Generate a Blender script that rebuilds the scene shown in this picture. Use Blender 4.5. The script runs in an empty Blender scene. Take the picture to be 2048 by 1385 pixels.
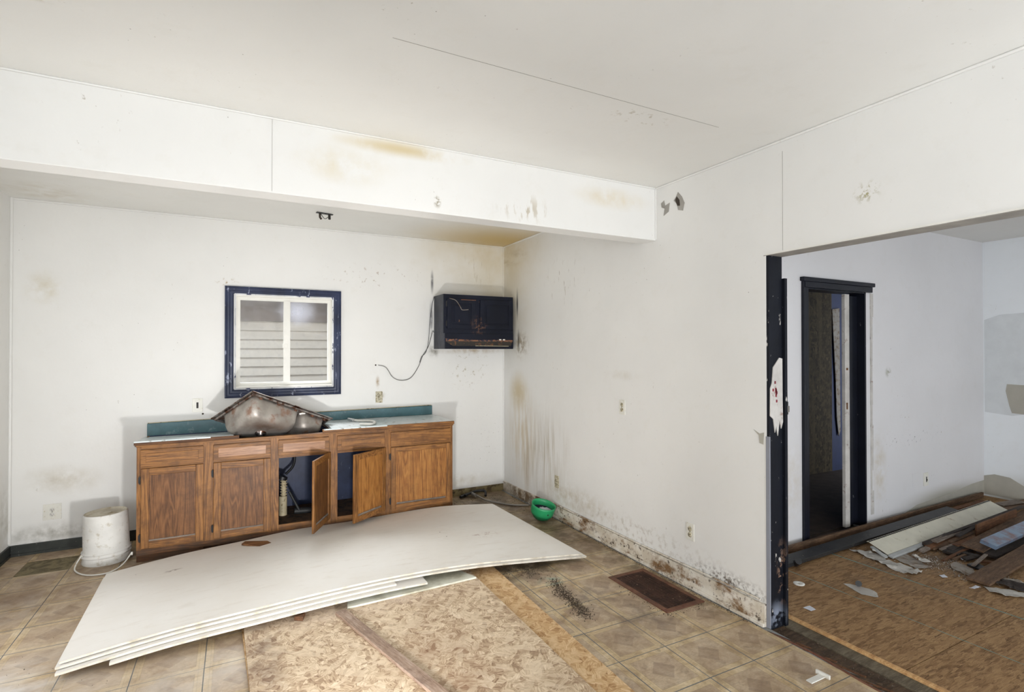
import bpy, bmesh, math, random
from mathutils import Vector, Matrix, noise as mnoise
random.seed(7)
C = bpy.context.scene.collection
S = bpy.context.scene
PI = math.pi

# ------------------------------------------------------------------ camera, world, lights, exposure
cam_d = bpy.data.cameras.new('camera'); cam = bpy.data.objects.new('camera', cam_d); C.objects.link(cam)
yaw, pitch, roll = math.radians(27.5035), math.radians(.4414), math.radians(-.0113)
fw = Vector((math.sin(yaw)*math.cos(pitch), math.cos(yaw)*math.cos(pitch), math.sin(pitch)))
rt = Vector((math.cos(yaw), -math.sin(yaw), 0)); up = rt.cross(fw)
rt2 = rt*math.cos(roll) + up*math.sin(roll); up2 = -rt*math.sin(roll) + up*math.cos(roll)
cam.matrix_world = Matrix(((rt2.x, up2.x, -fw.x, -2.7210), (rt2.y, up2.y, -fw.y, -5.4323), (rt2.z, up2.z, -fw.z, 1.6), (0, 0, 0, 1)))
cam_d.sensor_width = 36; cam_d.sensor_fit = 'HORIZONTAL'; cam_d.lens = 18.594; cam_d.clip_start = .05
S.camera = cam
S.view_settings.view_transform = 'Standard'; S.view_settings.look = 'None'
S.view_settings.gamma = 1; S.view_settings.use_curve_mapping = False
S.view_settings.exposure = 0.14

w = bpy.data.worlds.new('world'); S.world = w; w.use_nodes = True
bg = w.node_tree.nodes['Background']; bg.inputs[0].default_value = (.86, .93, 1, 1); bg.inputs[1].default_value = 2.7

def area(name, loc, target, sx, sy, power, col=(1, 1, 1)):
    l = bpy.data.lights.new(name, 'AREA'); l.shape = 'RECTANGLE'; l.size = sx; l.size_y = sy; l.energy = power; l.color = col
    o = bpy.data.objects.new(name, l); C.objects.link(o); o.location = loc
    o.rotation_euler = (Vector(target)-Vector(loc)).to_track_quat('-Z', 'Y').to_euler(); return o
# rear window daylight, added fill lamps, a low photographer's flash bounced near the floor
DAY = (.965, .985, 1.03)
area('left_far_fill_light', (-4.22, -8.1, 1.4), (0, -7.2, 1.4), 3.2, 1.7, 200, DAY)  # added fill lamp for the right wall; the left wall has no opening
area('left_near_fill_light', (-4.24, -1.95, .95), (0, -1.95, .85), 1.0, 1.6, 11.5, DAY)  # added fill lamp for the alcove, set against solid wall
area('rear_left_window_light', (-3.55, -9.9, 1.35), (-2.4, 0, 1.35), 1.1, 2.0, 30, DAY)
area('rear_low_fill_light', (-1.6, -9.9, .30), (-1.8, 0, 1.2), 3.2, .45, 32, DAY)  # added low fill strip; there is no door behind it
area('ceiling_fill_light', (-.62, -6.9, .35), (-.5, -4.9, 2.78), .9, .9, 44, DAY)  # lamp added to brighten the right part of the ceiling
area('side_window_light', (3.2, -9.8, 1.5), (3.2, -2, 1.2), 1.8, 1.5, 19, (.88, .94, 1))
area('sky_over_neighbor', (-2.25, 1.90, 3.9), (-2.25, 0, 4.2), 3.0, 2.4, 780, (.95, .98, 1))
lf = bpy.data.lights.new('low_flash', 'AREA'); lf.shape = 'DISK'; lf.size = .18; lf.energy = 25; lf.spread = math.radians(128); lf.color = (1, .99, .98)
lo = bpy.data.objects.new('low_flash', lf); C.objects.link(lo); lo.location = (-2.38, -3.95, .27)
lo.rotation_euler = Vector((.0, 1, .34)).to_track_quat('-Z', 'Y').to_euler()

# ------------------------------------------------------------------ material helpers
def lin(c):
    o = []
    for v in c[:3]:
        v = v/255; o.append(v/12.92 if v <= .04045 else ((v+.055)/1.055)**2.4)
    return (*o, 1)
class G:
    def __init__(s, name, rough=.7, metal=0, spec=.5):
        s.m = bpy.data.materials.new(name); s.m.use_nodes = True; s.t = s.m.node_tree
        s.b = s.t.nodes['Principled BSDF']; s.b.inputs['Roughness'].default_value = rough
        s.b.inputs['Metallic'].default_value = metal; s.b.inputs['Specular IOR Level'].default_value = spec
    def put(s, sock, v):
        if isinstance(v, bpy.types.NodeSocket): s.t.links.new(v, sock)
        elif v is not None:
            if isinstance(v, (tuple, list)) and len(v) == 3 and sock.type == 'RGBA': v = lin(v)
            sock.default_value = v
    def n(s, typ, out=0, props={}, **k):
        nd = s.t.nodes.new(typ)
        for a, b in props.items(): setattr(nd, a, b)
        for a, b in k.items():
            a = a.replace('_', ' ')
            s.put(nd.inputs[int(a[1:]) if a[0] == 'i' and a[1:].isdigit() else a], b)
        return nd.outputs[out]
    def pos(s): return s.n('ShaderNodeNewGeometry')
    def obj(s): return s.n('ShaderNodeTexCoord', 3)
    def map(s, v, loc=(0, 0, 0), rot=(0, 0, 0), sc=(1, 1, 1)):
        return s.n('ShaderNodeMapping', Vector=v, Location=loc, Rotation=rot, Scale=sc)
    def noise(s, v, sc, det=4, ro=.55, dist=0, out=0):
        return s.n('ShaderNodeTexNoise', out, Vector=v, Scale=sc, Detail=det, Roughness=ro, Distortion=dist)
    def vor(s, v, sc, out=0, rnd=1, feat='F1'):
        return s.n('ShaderNodeTexVoronoi', out, {'feature': feat}, Vector=v, Scale=sc, Randomness=rnd)
    def math(s, op, a, b=0, c=None, clamp=False):
        nd = s.t.nodes.new('ShaderNodeMath'); nd.operation = op; nd.use_clamp = clamp
        s.put(nd.inputs[0], a); s.put(nd.inputs[1], b)
        if c is not None: s.put(nd.inputs[2], c)
        return nd.outputs[0]
    def rng(s, v, a, b, c=0, d=1, smooth=False):
        nd = s.t.nodes.new('ShaderNodeMapRange')
        if smooth: nd.interpolation_type = 'SMOOTHSTEP'
        for i, x in enumerate((v, a, b, c, d)): s.put(nd.inputs[i], x)
        return nd.outputs[0]
    def mix(s, f, a, b, mode='MIX'):
        nd = s.t.nodes.new('ShaderNodeMix'); nd.data_type = 'RGBA'; nd.blend_type = mode
        s.put(nd.inputs[0], f); s.put(nd.inputs[6], a); s.put(nd.inputs[7], b); return nd.outputs[2]
    def ramp(s, f, stops):
        nd = s.t.nodes.new('ShaderNodeValToRGB'); e = nd.color_ramp.elements
        while len(e) < len(stops): e.new(.5)
        for q, (p, c) in zip(e, stops): q.position = p; q.color = lin(c)
        s.put(nd.inputs[0], f); return nd.outputs[0]
    def sep(s, v, i): return s.n('ShaderNodeSeparateXYZ', i, Vector=v)
    def blob(s, p, c, r, soft=1.0):
        d = s.n('ShaderNodeVectorMath', 0, {'operation': 'SUBTRACT'}, i0=p, i1=c)
        d = s.n('ShaderNodeVectorMath', 0, {'operation': 'DIVIDE'}, i0=d, i1=r)
        l = s.n('ShaderNodeVectorMath', 1, {'operation': 'LENGTH'}, i0=d)
        return s.rng(l, 1.0, 1.0-soft, 0, 1, True)
    def stain(s, col, p, c, r, rgb, k=1.0, nsc=6, lo=.35, hi=.65, sc=(1, 1, 1), soft=1.0):
        m = s.blob(p, c, r, soft)
        if nsc:
            nz = s.noise(s.map(p, sc=sc), nsc, 5, .6)
            m = s.math('MULTIPLY', m, s.rng(nz, lo, hi))
        return s.mix(s.math('MULTIPLY', m, k), col, rgb)
    def bump(s, h, st=.3, d=.01):
        s.put(s.b.inputs['Normal'], s.n('ShaderNodeBump', Strength=st, Distance=d, Height=h))
    def out(s, col, rough=None):
        s.put(s.b.inputs['Base Color'], col)
        if rough is not None: s.put(s.b.inputs['Roughness'], rough)
        return s.m

def plain(name, c, rough=.6, metal=0, var=.25, dirt=None, dsc=30, dlo=.6, dhi=.7, spec=.5):
    g = G(name, rough, metal, spec); p = g.pos()
    n = g.noise(p, 9, 5, .6)
    dark = tuple(v*(1-var) for v in c)
    col = g.mix(g.rng(n, .3, .7), c, dark)
    if dirt: col = g.mix(g.rng(g.noise(p, dsc, 4, .65), dlo, dhi), col, dirt)
    g.bump(g.noise(p, 60, 3), .15, .004)
    return g.out(col)

def paint(name, base, stains=(), rough=.55, speck=1.0, streak=None):
    g = G(name, rough, spec=.4); p = g.pos()
    col = g.mix(g.rng(g.noise(p, 1.1, 4), .35, .7), base, tuple(v*.972 for v in base))
    col = g.mix(g.math('MULTIPLY', g.rng(g.noise(p, 7, 6, .7), .55, .8), .25), col, tuple(v*f for v, f in zip(base, (.93, .915, .88))))
    # small marks and fly specks
    gate = g.rng(g.noise(p, 1.6, 3), .52, .62)
    vd = g.vor(g.map(p, sc=(1, 1, .8)), 16); tiny = g.rng(vd, .055, .02)
    col = g.mix(g.math('MULTIPLY', g.math('MULTIPLY', tiny, gate), .75*speck), col, (105, 92, 74))
    gate2 = g.rng(g.noise(g.map(p, loc=(7, 3, 5)), 2.3, 3), .56, .66)
    sc = g.rng(g.noise(g.map(p, sc=(1, 1, .6)), 38, 3, .7), .66, .72)
    col = g.mix(g.math('MULTIPLY', g.math('MULTIPLY', sc, gate2), .55*speck), col, (150, 138, 118))
    for st in stains: col = g.stain(col, p, *st[0], **(st[1] if len(st) > 1 else {}))
    g.bump(g.math('ADD', g.noise(p, 30, 4), g.math('MULTIPLY', g.noise(p, 3, 2), 2)), .12, .006)
    return g.out(col)

ST = lambda c, r, rgb, **k: ((c, r, rgb), k)
WHITE = (231, 230, 226)
M = {}
M['back_paint'] = paint('back_wall_paint', WHITE, [
    ST((-.1, 0, 2.75), (1.5, .6, .75), (205, 190, 152), k=.65, nsc=2.2, lo=.25, hi=.6),
    ST((-.05, 0, 2.2), (.95, .6, .5), (204, 192, 162), k=.6, nsc=2.5, lo=.2, hi=.6),  # staining with the wall cabinet's beige shadow painted in
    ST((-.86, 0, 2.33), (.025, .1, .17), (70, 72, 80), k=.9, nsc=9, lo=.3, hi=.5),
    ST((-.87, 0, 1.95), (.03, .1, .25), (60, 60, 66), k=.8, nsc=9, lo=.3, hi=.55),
    ST((-.84, 0, 1.59), (.09, .1, .10), (80, 72, 52), k=.9, nsc=14),
    ST((-.4, 0, 1.59), (.6, .1, .05), (170, 150, 118), k=.8, nsc=12),
    ST((-.35, 0, 2.5), (.3, .1, .25), (166, 150, 118), k=.5, nsc=26, lo=.57, hi=.64, sc=(1, 1, .2)),
    ST((-1.5, 0, 2.35), (.7, .1, .18), (166, 148, 130), k=.7, nsc=22, lo=.6, hi=.64),
    ST((-1.44, 0, 1.27), (.03, .1, .09), (150, 120, 70), k=.9, nsc=12),
    ST((-1.42, 0, 1.12), (.08, .1, .07), (140, 122, 70), k=.8, nsc=16),
    ST((-3.95, 0, .56), (.34, .1, .16), (182, 172, 150), k=.8, nsc=5),
    ST((-4.0, 0, .14), (.5, .1, .12), (120, 116, 100), k=.7, nsc=12),
    ST((-.45, 0, 1.4), (.35, .1, .35), (170, 160, 135), k=.8, nsc=20, lo=.58, hi=.66),
    ST((-.25, 0, .6), (.35, .1, .5), (120, 110, 90), k=.7, nsc=40, lo=.64, hi=.68),
    ST((-4.08, 0, 2.1), (.16, .1, .18), (205, 196, 172), k=.7, nsc=9),
    ST((-2.8, 0, 2.22), (.12, .1, .05), (160, 135, 90), k=.8, nsc=30, lo=.55, hi=.62),
    ST((-.8, 0, .16), (.9, .1, .12), (170, 155, 120), k=.7, nsc=7)])
M['right_paint'] = paint('right_wall_paint', WHITE, [
    ST((0, -.05, 2.7), (.6, 1.1, .75), (206, 190, 150), k=.75, nsc=2.2, lo=.2, hi=.6),
    ST((0, -.15, 2.0), (.6, .75, .75), (204, 192, 162), k=.6, nsc=2.5, lo=.25, hi=.6),
    ST((0, -.2, 2.62), (.2, .5, .13), (170, 150, 104), k=.5, nsc=14, lo=.45, hi=.65, sc=(1, .3, 1)),
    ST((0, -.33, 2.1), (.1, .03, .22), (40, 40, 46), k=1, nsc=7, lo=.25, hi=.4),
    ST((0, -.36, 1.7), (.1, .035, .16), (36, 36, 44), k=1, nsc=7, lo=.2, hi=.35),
    ST((0, -.42, 1.66), (.1, .22, .2), (140, 124, 92), k=.85, nsc=14, lo=.42, hi=.6),
    ST((0, -.35, 1.15), (.1, .28, .28), (196, 178, 136), k=.8, nsc=5, lo=.2, hi=.5),
    ST((0, -.45, .7), (.1, .45, .75), (196, 176, 136), k=.65, nsc=6, lo=.35, hi=.6, sc=(1, 3.5, .5)),
    ST((0, -.55, .5), (.1, .1, .6), (160, 134, 90), k=.6, nsc=9, lo=.4, hi=.6, sc=(1, 4, .25)),
    ST((0, -.9, .55), (.1, .6, .6), (160, 146, 112), k=.6, nsc=9, lo=.45, hi=.62, sc=(1, 4, .22)),
    ST((0, -1.25, 2.25), (.1, .45, .3), (160, 150, 134), k=.6, nsc=24, lo=.6, hi=.64, sc=(1, 1, .3)),
    ST((0, -1.4, .24), (.1, .8, .18), (170, 152, 116), k=.5, nsc=16),
    ST((0, -2.0, .8), (.1, .9, .7), (130, 118, 100), k=.6, nsc=30, lo=.67, hi=.71),
    ST((0, -2.3, .2), (.1, 1.3, .14), (140, 122, 88), k=.45, nsc=22, lo=.5, hi=.66),
    ST((0, -3.12, .16), (.1, .45, .085), (80, 64, 44), k=.9, nsc=34, lo=.46, hi=.6),
    ST((0, -2.1, 1.4), (.1, .3, .06), (204, 198, 184), k=.5, nsc=10),
    ST((0, -3.95, 2.37), (.1, .08, .07), (150, 142, 92), k=.9, nsc=30, lo=.5, hi=.58)], )
M['left_paint'] = paint('left_wall_paint', WHITE, [ST((-4.28, -.1, .3), (.2, .6, .4), (170, 166, 150), k=.6, nsc=9)])
M['beam_paint'] = paint('beam_paint', WHITE, [
    ST((-1.9, -2.49, 2.74), (.5, .2, .06), (200, 180, 130), k=.8, nsc=5, lo=.3, hi=.5),
    ST((-2.2, -2.49, 2.6), (.35, .2, .14), (214, 204, 180), k=.8, nsc=6),
    ST((-.4, -2.49, 2.66), (.4, .2, .1), (216, 202, 172), k=.8, nsc=3, lo=.3, hi=.5),
    ST((-1.68, -2.49, 2.47), (.03, .1, .05), (120, 104, 58), k=.95, nsc=40, lo=.45, hi=.55),
    ST((-1.1, -2.49, 2.5), (.25, .1, .12), (170, 155, 125), k=.7, nsc=18, lo=.56, hi=.62, sc=(1, 1, .3))], rough=.28)
M['ceiling_paint'] = paint('ceiling_paint', (232, 231, 226), [
    ST((-.2, -.3, 2.79), (1.3, 1.0, .3), (206, 180, 122), k=1.0, nsc=2, lo=.1, hi=.5),
    ST((-3.33, -3.16, 2.79), (.1, .07, .1), (165, 150, 112), k=.9, nsc=26, lo=.5, hi=.58),
    ST((-.9, -3.35, 2.79), (.25, .1, .1), (165, 155, 130), k=.8, nsc=24, lo=.56, hi=.62),
    ST((-4.0, -.3, 2.79), (.4, .4, .1), (200, 190, 170), k=.6, nsc=8)])
M['grey_paint'] = paint('other_room_back_paint', (222, 221, 222), [
    ST((2.7, -2.66, 1.39), (.07, .1, .06), (150, 150, 130), k=.9, nsc=20, lo=.4, hi=.5),
    ST((2.55, -2.66, .5), (.16, .1, .5), (196, 186, 168), k=.8, nsc=9),
    ST((3.0, -2.66, .75), (.8, .1, .1), (70, 66, 62), k=.9, nsc=30, lo=.62, hi=.66),
    ST((3.8, -2.66, .1), (1.1, .2, .16), (160, 156, 140), k=.9, nsc=3, lo=.2, hi=.4),
    ST((1.25, -2.66, .5), (.25, .1, .5), (200, 190, 172), k=.6, nsc=12)])
M['east_paint'] = paint('other_room_side_paint', (240, 244, 247), [
    ST((4.58, -3.1, .05), (.2, .65, .3), (176, 172, 156), k=.9, nsc=3, lo=.2, hi=.4)])
M['white_trim'] = plain('white_trim_paint', (232, 230, 222), .4, var=.04)

# ---- woods
def oak(name, vertical=True, base=((154, 106, 56), (120, 79, 40), (80, 51, 26)), grime=.7, rough=.46):
    g = G(name, rough, spec=.3); p = g.pos()
    rnd = g.n('ShaderNodeObjectInfo', 5)
    q = g.n('ShaderNodeVectorMath', 0, {'operation': 'ADD'}, i0=p, i1=g.n('ShaderNodeCombineXYZ', X=g.math('MULTIPLY', rnd, 7), Y=0, Z=g.math('MULTIPLY', rnd, 3)))
    sc = (1, 1, .055) if vertical else (.055, 1, 1)
    v = g.map(q, sc=sc)
    fine = g.noise(v, 150, 4, .7)
    big = g.noise(v, 11, 3, .55, 1.0)
    rings = g.math('FRACT', g.math('MULTIPLY', big, 9))
    rings = g.math('ABSOLUTE', g.math('SUBTRACT', rings, .5))
    f = g.math('ADD', g.math('MULTIPLY', rings, .75), g.math('MULTIPLY', fine, .78))
    col = g.ramp(f, [(.25, base[2]), (.48, base[1]), (.78, base[0])])
    por = g.rng(g.noise(g.map(q, sc=(1, 1, .04) if vertical else (.04, 1, 1)), 260, 2), .60, .72)
    col = g.mix(g.math('MULTIPLY', por, .55), col, (78, 44, 20))
    col = g.mix(g.math('MULTIPLY', g.rng(g.noise(p, 5, 6, .7), .48, .72), grime), col, (70, 44, 26))
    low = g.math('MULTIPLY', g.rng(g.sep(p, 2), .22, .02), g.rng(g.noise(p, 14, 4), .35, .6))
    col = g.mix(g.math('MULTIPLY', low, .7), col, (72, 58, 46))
    g.bump(f, .12, .003)
    return g.out(col)
M['oak_v'] = oak('oak_vertical'); M['oak_h'] = oak('oak_horizontal', False)
M['oak_panel'] = oak('oak_panel', True, ((130, 88, 52), (102, 66, 36), (70, 45, 26)), .7)
M['oak_panel2'] = oak('oak_panel_golden', True, ((172, 120, 62), (142, 92, 44), (98, 62, 30)), .45)
M['oak_pale'] = oak('oak_drawer_pale', False, ((180, 134, 98), (152, 108, 74), (118, 80, 52)), .3, .36)
M['oak_dark'] = oak('oak_rotten', False, ((112, 76, 48), (84, 56, 36), (56, 38, 26)), .9, .6)
def old_wood(name, c1, c2, c3, ang=0, rough=.75, dirt=(60, 50, 42)):
    g = G(name, rough, spec=.25); v = g.map(g.obj(), rot=(0, 0, ang), sc=(.12, 1, 1))
    f = g.math('ADD', g.math('MULTIPLY', g.noise(v, 40, 4, .65), .6), g.math('MULTIPLY', g.noise(v, 220, 2), .4))
    col = g.ramp(f, [(.33, c3), (.5, c2), (.68, c1)])
    col = g.mix(g.math('MULTIPLY', g.rng(g.noise(g.obj(), 7, 5, .7), .5, .72), .6), col, dirt)
    g.bump(f, .3, .004); return g.out(col)
M['brown_board'] = old_wood('brown_trim_board', (130, 102, 78), (98, 76, 58), (64, 49, 38))
M['red_board'] = old_wood('reddish_trim_board', (132, 92, 62), (100, 68, 46), (66, 46, 32))
M['dark_board'] = old_wood('dark_trim_board', (74, 64, 58), (54, 47, 43), (34, 31, 30), dirt=(20, 18, 18))
M['grey_board'] = old_wood('grey_trim_board', (150, 140, 130), (118, 106, 96), (80, 70, 62))
M['batten'] = old_wood('batten_wood', (190, 170, 154), (162, 138, 120), (120, 96, 80), dirt=(96, 74, 66))
M['rotten'] = old_wood('rotten_sill_wood', (104, 84, 64), (78, 62, 48), (48, 38, 30), dirt=(40, 34, 26))
M['sill_grey'] = old_wood('grey_sill_wood', (126, 116, 96), (100, 90, 74), (66, 58, 46), dirt=(60, 50, 38))
M['ply_edge'] = old_wood('plywood_edge', (222, 186, 136), (200, 158, 108), (160, 116, 72), dirt=(130, 90, 56))
M['splint'] = old_wood('splintered_wood', (150, 108, 72), (120, 82, 52), (84, 56, 36))

def osb(name, cols, flake=1.0, stains=(), lines=(), bias=None):
    """strand board: patches of strands, every patch turned its own way"""
    g = G(name, .75, spec=.2); p = g.pos(); col = None; hs = None
    stops = [(.30, cols[3]), (.42, cols[2]), (.54, cols[1]), (.68, cols[0])]
    q = g.n('ShaderNodeVectorMath', 0, {'operation': 'ADD'}, i0=p, i1=g.n('ShaderNodeVectorMath', 0, {'operation': 'SCALE'}, i0=g.noise(p, 26, 3, out=1), Scale=.014))
    for i, (sc_, off) in enumerate(((15, 0), (21, 3.3), (30, 7.7))):
        v = g.map(q, loc=(off, off*.7, 0), sc=(1, 1, 1) if bias is None else (.3, 1.6, 1))
        c = g.vor(v, sc_*flake, 1); r = g.sep(c, 0); r2 = g.sep(c, 1)
        ang = g.math('MULTIPLY', r, PI) if bias is None else g.math('ADD', bias, g.math('MULTIPLY', g.math('SUBTRACT', r, .5), .3))
        rot = g.n('ShaderNodeCombineXYZ', X=0, Y=0, Z=ang)
        v2 = g.n('ShaderNodeMapping', Vector=v, Rotation=rot)
        st = g.noise(g.map(v2, sc=(1, 9, 1)), 16*flake, 4, .62)
        cc = g.ramp(g.math('ADD', g.math('MULTIPLY', st, .8), g.math('MULTIPLY', r2, .2)), stops)
        if col is None: col = cc; hs = st
        else:
            f = g.rng(g.sep(c, 2), .50, .54); col = g.mix(f, col, cc); hs = g.math('ADD', hs, g.math('MULTIPLY', f, .35))
    big = g.vor(g.map(g.map(q, rot=(0, 0, .7 if bias is None else .1)), sc=(10, 34, 1)), flake, 1)      # a few large pale and dark flakes
    col = g.mix(g.math('MULTIPLY', g.rng(g.sep(big, 0), .84, .86), .6 if bias is None else .4), col, g.mix(st, cols[1], cols[0]))
    big = g.vor(g.map(g.map(q, loc=(2, 5, 0), rot=(0, 0, 2.2 if bias is None else -.12)), sc=(10, 36, 1)), flake, 1)
    col = g.mix(g.math('MULTIPLY', g.rng(g.sep(big, 0), .88, .90), .5), col, g.mix(st, cols[1], cols[0]))
    col = g.mix(g.math('MULTIPLY', g.rng(g.noise(p, 3, 5, .7), .48, .72), .3), col, cols[2])
    for st in stains: col = g.stain(col, p, *st[0], **(st[1] if len(st) > 1 else {}))
    x = g.sep(p, 0)
    for xl, wd, cl in lines:
        m = g.math('LESS_THAN', g.math('ABSOLUTE', g.math('SUBTRACT', x, xl)), wd)
        m = g.math('MULTIPLY', m, g.rng(g.noise(p, 20, 3), .35, .5, .35, .85))
        col = g.mix(m, col, cl)
    g.bump(hs, .2, .002)
    return g.out(col)
M['osb'] = osb('osb_sheet', ((236, 218, 192), (214, 192, 162), (180, 154, 126), (140, 114, 92)), 1, [
    ST((-1.75, -2.9, 0), (.28, .7, .3), (128, 86, 60), k=.6, nsc=5, lo=.35, hi=.65),
    ST((-2.6, -2.5, 0), (.14, .8, .3), (110, 88, 76), k=.7, nsc=9, lo=.3, hi=.6),
    ST((-2.0, -2.05, 0), (1.2, .25, .3), (226, 208, 192), k=.6, nsc=6)])
M['osb_under'] = osb('osb_lower_sheet', ((226, 198, 158), (208, 174, 130), (186, 148, 104), (150, 112, 74)), .9)
M['subfloor'] = osb('subfloor_panel', ((176, 144, 104), (152, 120, 84), (126, 96, 66), (92, 70, 50)), 1.7, [
    ST((.6, -2.9, 0), (.6, .6, .3), (96, 66, 42), k=.7, nsc=4),
    ST((2.0, -3.3, 0), (1.5, .6, .3), (104, 90, 78), k=.7, nsc=5, lo=.4, hi=.6)],
    [(.834, .004, (116, 150, 140)), (1.43, .006, (110, 156, 150))], 0.0)
M['osb_dark'] = osb('osb_wall_sheet', ((92, 80, 60), (74, 64, 48), (58, 50, 38), (42, 36, 28)), .8)

# ---- drywall
g = G('drywall_paper', .62, spec=.3); p = g.pos()
col = g.mix(g.rng(g.noise(p, 2, 4), .3, .7), (234, 231, 225), (226, 221, 212))
col = g.mix(g.math('MULTIPLY', g.rng(g.noise(g.map(p, sc=(1, 4, 1)), 6, 5, .7), .55, .75), .3), col, (196, 184, 166))
col = g.mix(g.math('MULTIPLY', g.rng(g.vor(p, 8), .05, .02), g.rng(g.noise(p, 2), .5, .56)), col, (90, 76, 62))
col = g.stain(col, p, (-.95, -1.55, .1), (.16, .06, .2), (150, 112, 100), k=.8, nsc=30, lo=.5, hi=.6)
col = g.stain(col, p, (-3.1, -1.15, .1), (.07, .04, .2), (130, 116, 104), k=.8, nsc=16, lo=.5, hi=.56)
g.bump(g.noise(p, 60, 3), .08, .003); M['drywall'] = g.out(col)
g = G('drywall_edge_paper', .6); p = g.pos()
col = g.mix(g.rng(g.noise(p, 14, 5), .45, .7), (220, 214, 200), (180, 170, 150)); M['drywall_edge'] = g.out(col)
g = G('drywall_low', .6); p = g.pos()
M['drywall_green'] = g.out(g.mix(g.rng(g.noise(p, 7, 5), .4, .65), (222, 222, 208), (176, 172, 152)))

# ---- vinyl tile (object space: every tile's origin is its centre)
g = G('vinyl_tile', .42, spec=.45); p = g.pos(); o = g.obj()
rnd = g.n('ShaderNodeObjectInfo', 5)
x = g.sep(o, 0); y = g.sep(o, 1)
ax = g.math('ABSOLUTE', x); ay = g.math('ABSOLUTE', y)
cheb = g.math('MAXIMUM', ax, ay); dia = g.math('ADD', ax, g.math('MULTIPLY', ay, 1.0))
marb = g.noise(g.map(p, sc=(1, 1, 1)), 7, 6, .62, .8)
col = g.ramp(marb, [(.30, (148, 124, 94)), (.44, (188, 164, 126)), (.56, (210, 188, 150)), (.72, (226, 210, 180))])
inner = g.ramp(g.noise(g.map(p, loc=(3, 2, 0)), 9, 6, .62, .8), [(.32, (132, 110, 94)), (.5, (172, 150, 130)), (.7, (204, 186, 166))])
col = g.mix(g.math('MULTIPLY', g.math('LESS_THAN', cheb, .118), .6), col, inner)
l1 = g.math('LESS_THAN', g.math('ABSOLUTE', g.math('SUBTRACT', cheb, .118)), .0014)
col = g.mix(g.math('MULTIPLY', l1, .35), col, (110, 94, 76))
dm = g.math('LESS_THAN', dia, .072)
stripes = g.math('GREATER_THAN', g.math('SINE', g.math('MULTIPLY', g.math('ADD', x, y), 620)), .2)
ring = g.math('MULTIPLY', g.math('LESS_THAN', dia, .095), g.math('GREATER_THAN', dia, .058))
col = g.mix(g.math('MULTIPLY', dm, .32), col, (122, 98, 82))
col = g.mix(g.math('MULTIPLY', g.math('MULTIPLY', g.math('LESS_THAN', g.math('ABSOLUTE', g.math('SUBTRACT', x, y)), .075), g.math('MULTIPLY', g.math('LESS_THAN', g.math('ABSOLUTE', g.math('ADD', x, y)), .075), g.math('GREATER_THAN', g.math('ABSOLUTE', g.math('ADD', x, y)), .04))), g.math('MULTIPLY', stripes, .35)), col, (96, 80, 66))
col = g.mix(g.math('MULTIPLY', g.math('LESS_THAN', g.math('ABSOLUTE', g.math('SUBTRACT', ax, .132)), .0012), .3), col, (110, 96, 80))
col = g.mix(g.math('MULTIPLY', rnd, .12), col, (150, 126, 98))
edge = g.math('MAXIMUM', g.math('GREATER_THAN', ax, .1538), g.math('GREATER_THAN', ay, .1508))
col = g.mix(edge, col, (128, 130, 128))
col = g.mix(g.math('MULTIPLY', g.rng(g.noise(g.map(p, sc=(1, 2.5, 1)), 45, 4, .75), .42, .7), .32), col, (104, 86, 66))
col = g.mix(g.math('MULTIPLY', g.rng(g.noise(p, 1.7, 5, .65), .45, .7), .3), col, (134, 108, 80))
col = g.mix(g.math('MULTIPLY', g.rng(g.noise(g.map(p, loc=(5, 5, 0)), 13, 5, .7), .58, .72), .5), col, (92, 78, 62))
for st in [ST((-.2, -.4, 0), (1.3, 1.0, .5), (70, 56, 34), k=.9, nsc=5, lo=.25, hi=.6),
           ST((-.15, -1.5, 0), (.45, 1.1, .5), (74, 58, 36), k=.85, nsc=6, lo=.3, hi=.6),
           ST((-.1, -2.6, 0), (.18, .9, .5), (76, 66, 40), k=.8, nsc=12, lo=.35, hi=.6),
           ST((-.9, -2.05, 0), (.7, .28, .5), (64, 52, 38), k=.9, nsc=8, lo=.35, hi=.55),
           ST((-3.2, -.45, 0), (1.0, .45, .5), (84, 68, 50), k=.9, nsc=6, lo=.25, hi=.55),
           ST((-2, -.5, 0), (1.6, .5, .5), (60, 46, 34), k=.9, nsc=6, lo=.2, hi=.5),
           ST((-3.9, -.9, 0), (.6, .5, .5), (120, 92, 66), k=.6, nsc=5, lo=.3, hi=.6),
           ST((-3.75, -2.15, 0), (.75, .55, .5), (212, 208, 202), k=.85, nsc=6, lo=.38, hi=.62, sc=(.6, 1.5, 1)),  # whitish dust and reflected light mixed into the tile colour
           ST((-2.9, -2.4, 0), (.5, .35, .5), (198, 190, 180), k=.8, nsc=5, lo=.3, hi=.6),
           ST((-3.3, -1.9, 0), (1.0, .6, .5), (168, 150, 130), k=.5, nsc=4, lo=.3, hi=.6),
           ST((-3.95, -1.2, 0), (.4, .5, .5), (176, 162, 146), k=.5, nsc=9, lo=.45, hi=.6),
           ST((-.78, -2.3, 0), (.14, .1, .5), (128, 160, 148), k=.8, nsc=12, lo=.42, hi=.55),
           ST((-.7, -2.6, 0), (.3, .35, .5), (110, 98, 90), k=.7, nsc=12, lo=.4, hi=.6),
           ST((-.55, -3.0, 0), (.35, .25, .5), (98, 84, 76), k=.7, nsc=9, lo=.4, hi=.6)]:
    col = g.stain(col, p, *st[0], **st[1])
g.bump(g.noise(p, 40, 4), .15, .003)
M['tile'] = g.out(col, g.rng(g.noise(p, 6, 4), .3, .7, .3, .6))
g = G('tile_underlayment', .85); p = g.pos()
col = g.mix(g.rng(g.noise(p, 9, 5, .7), .35, .65), (150, 154, 156), (126, 126, 122))
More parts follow.
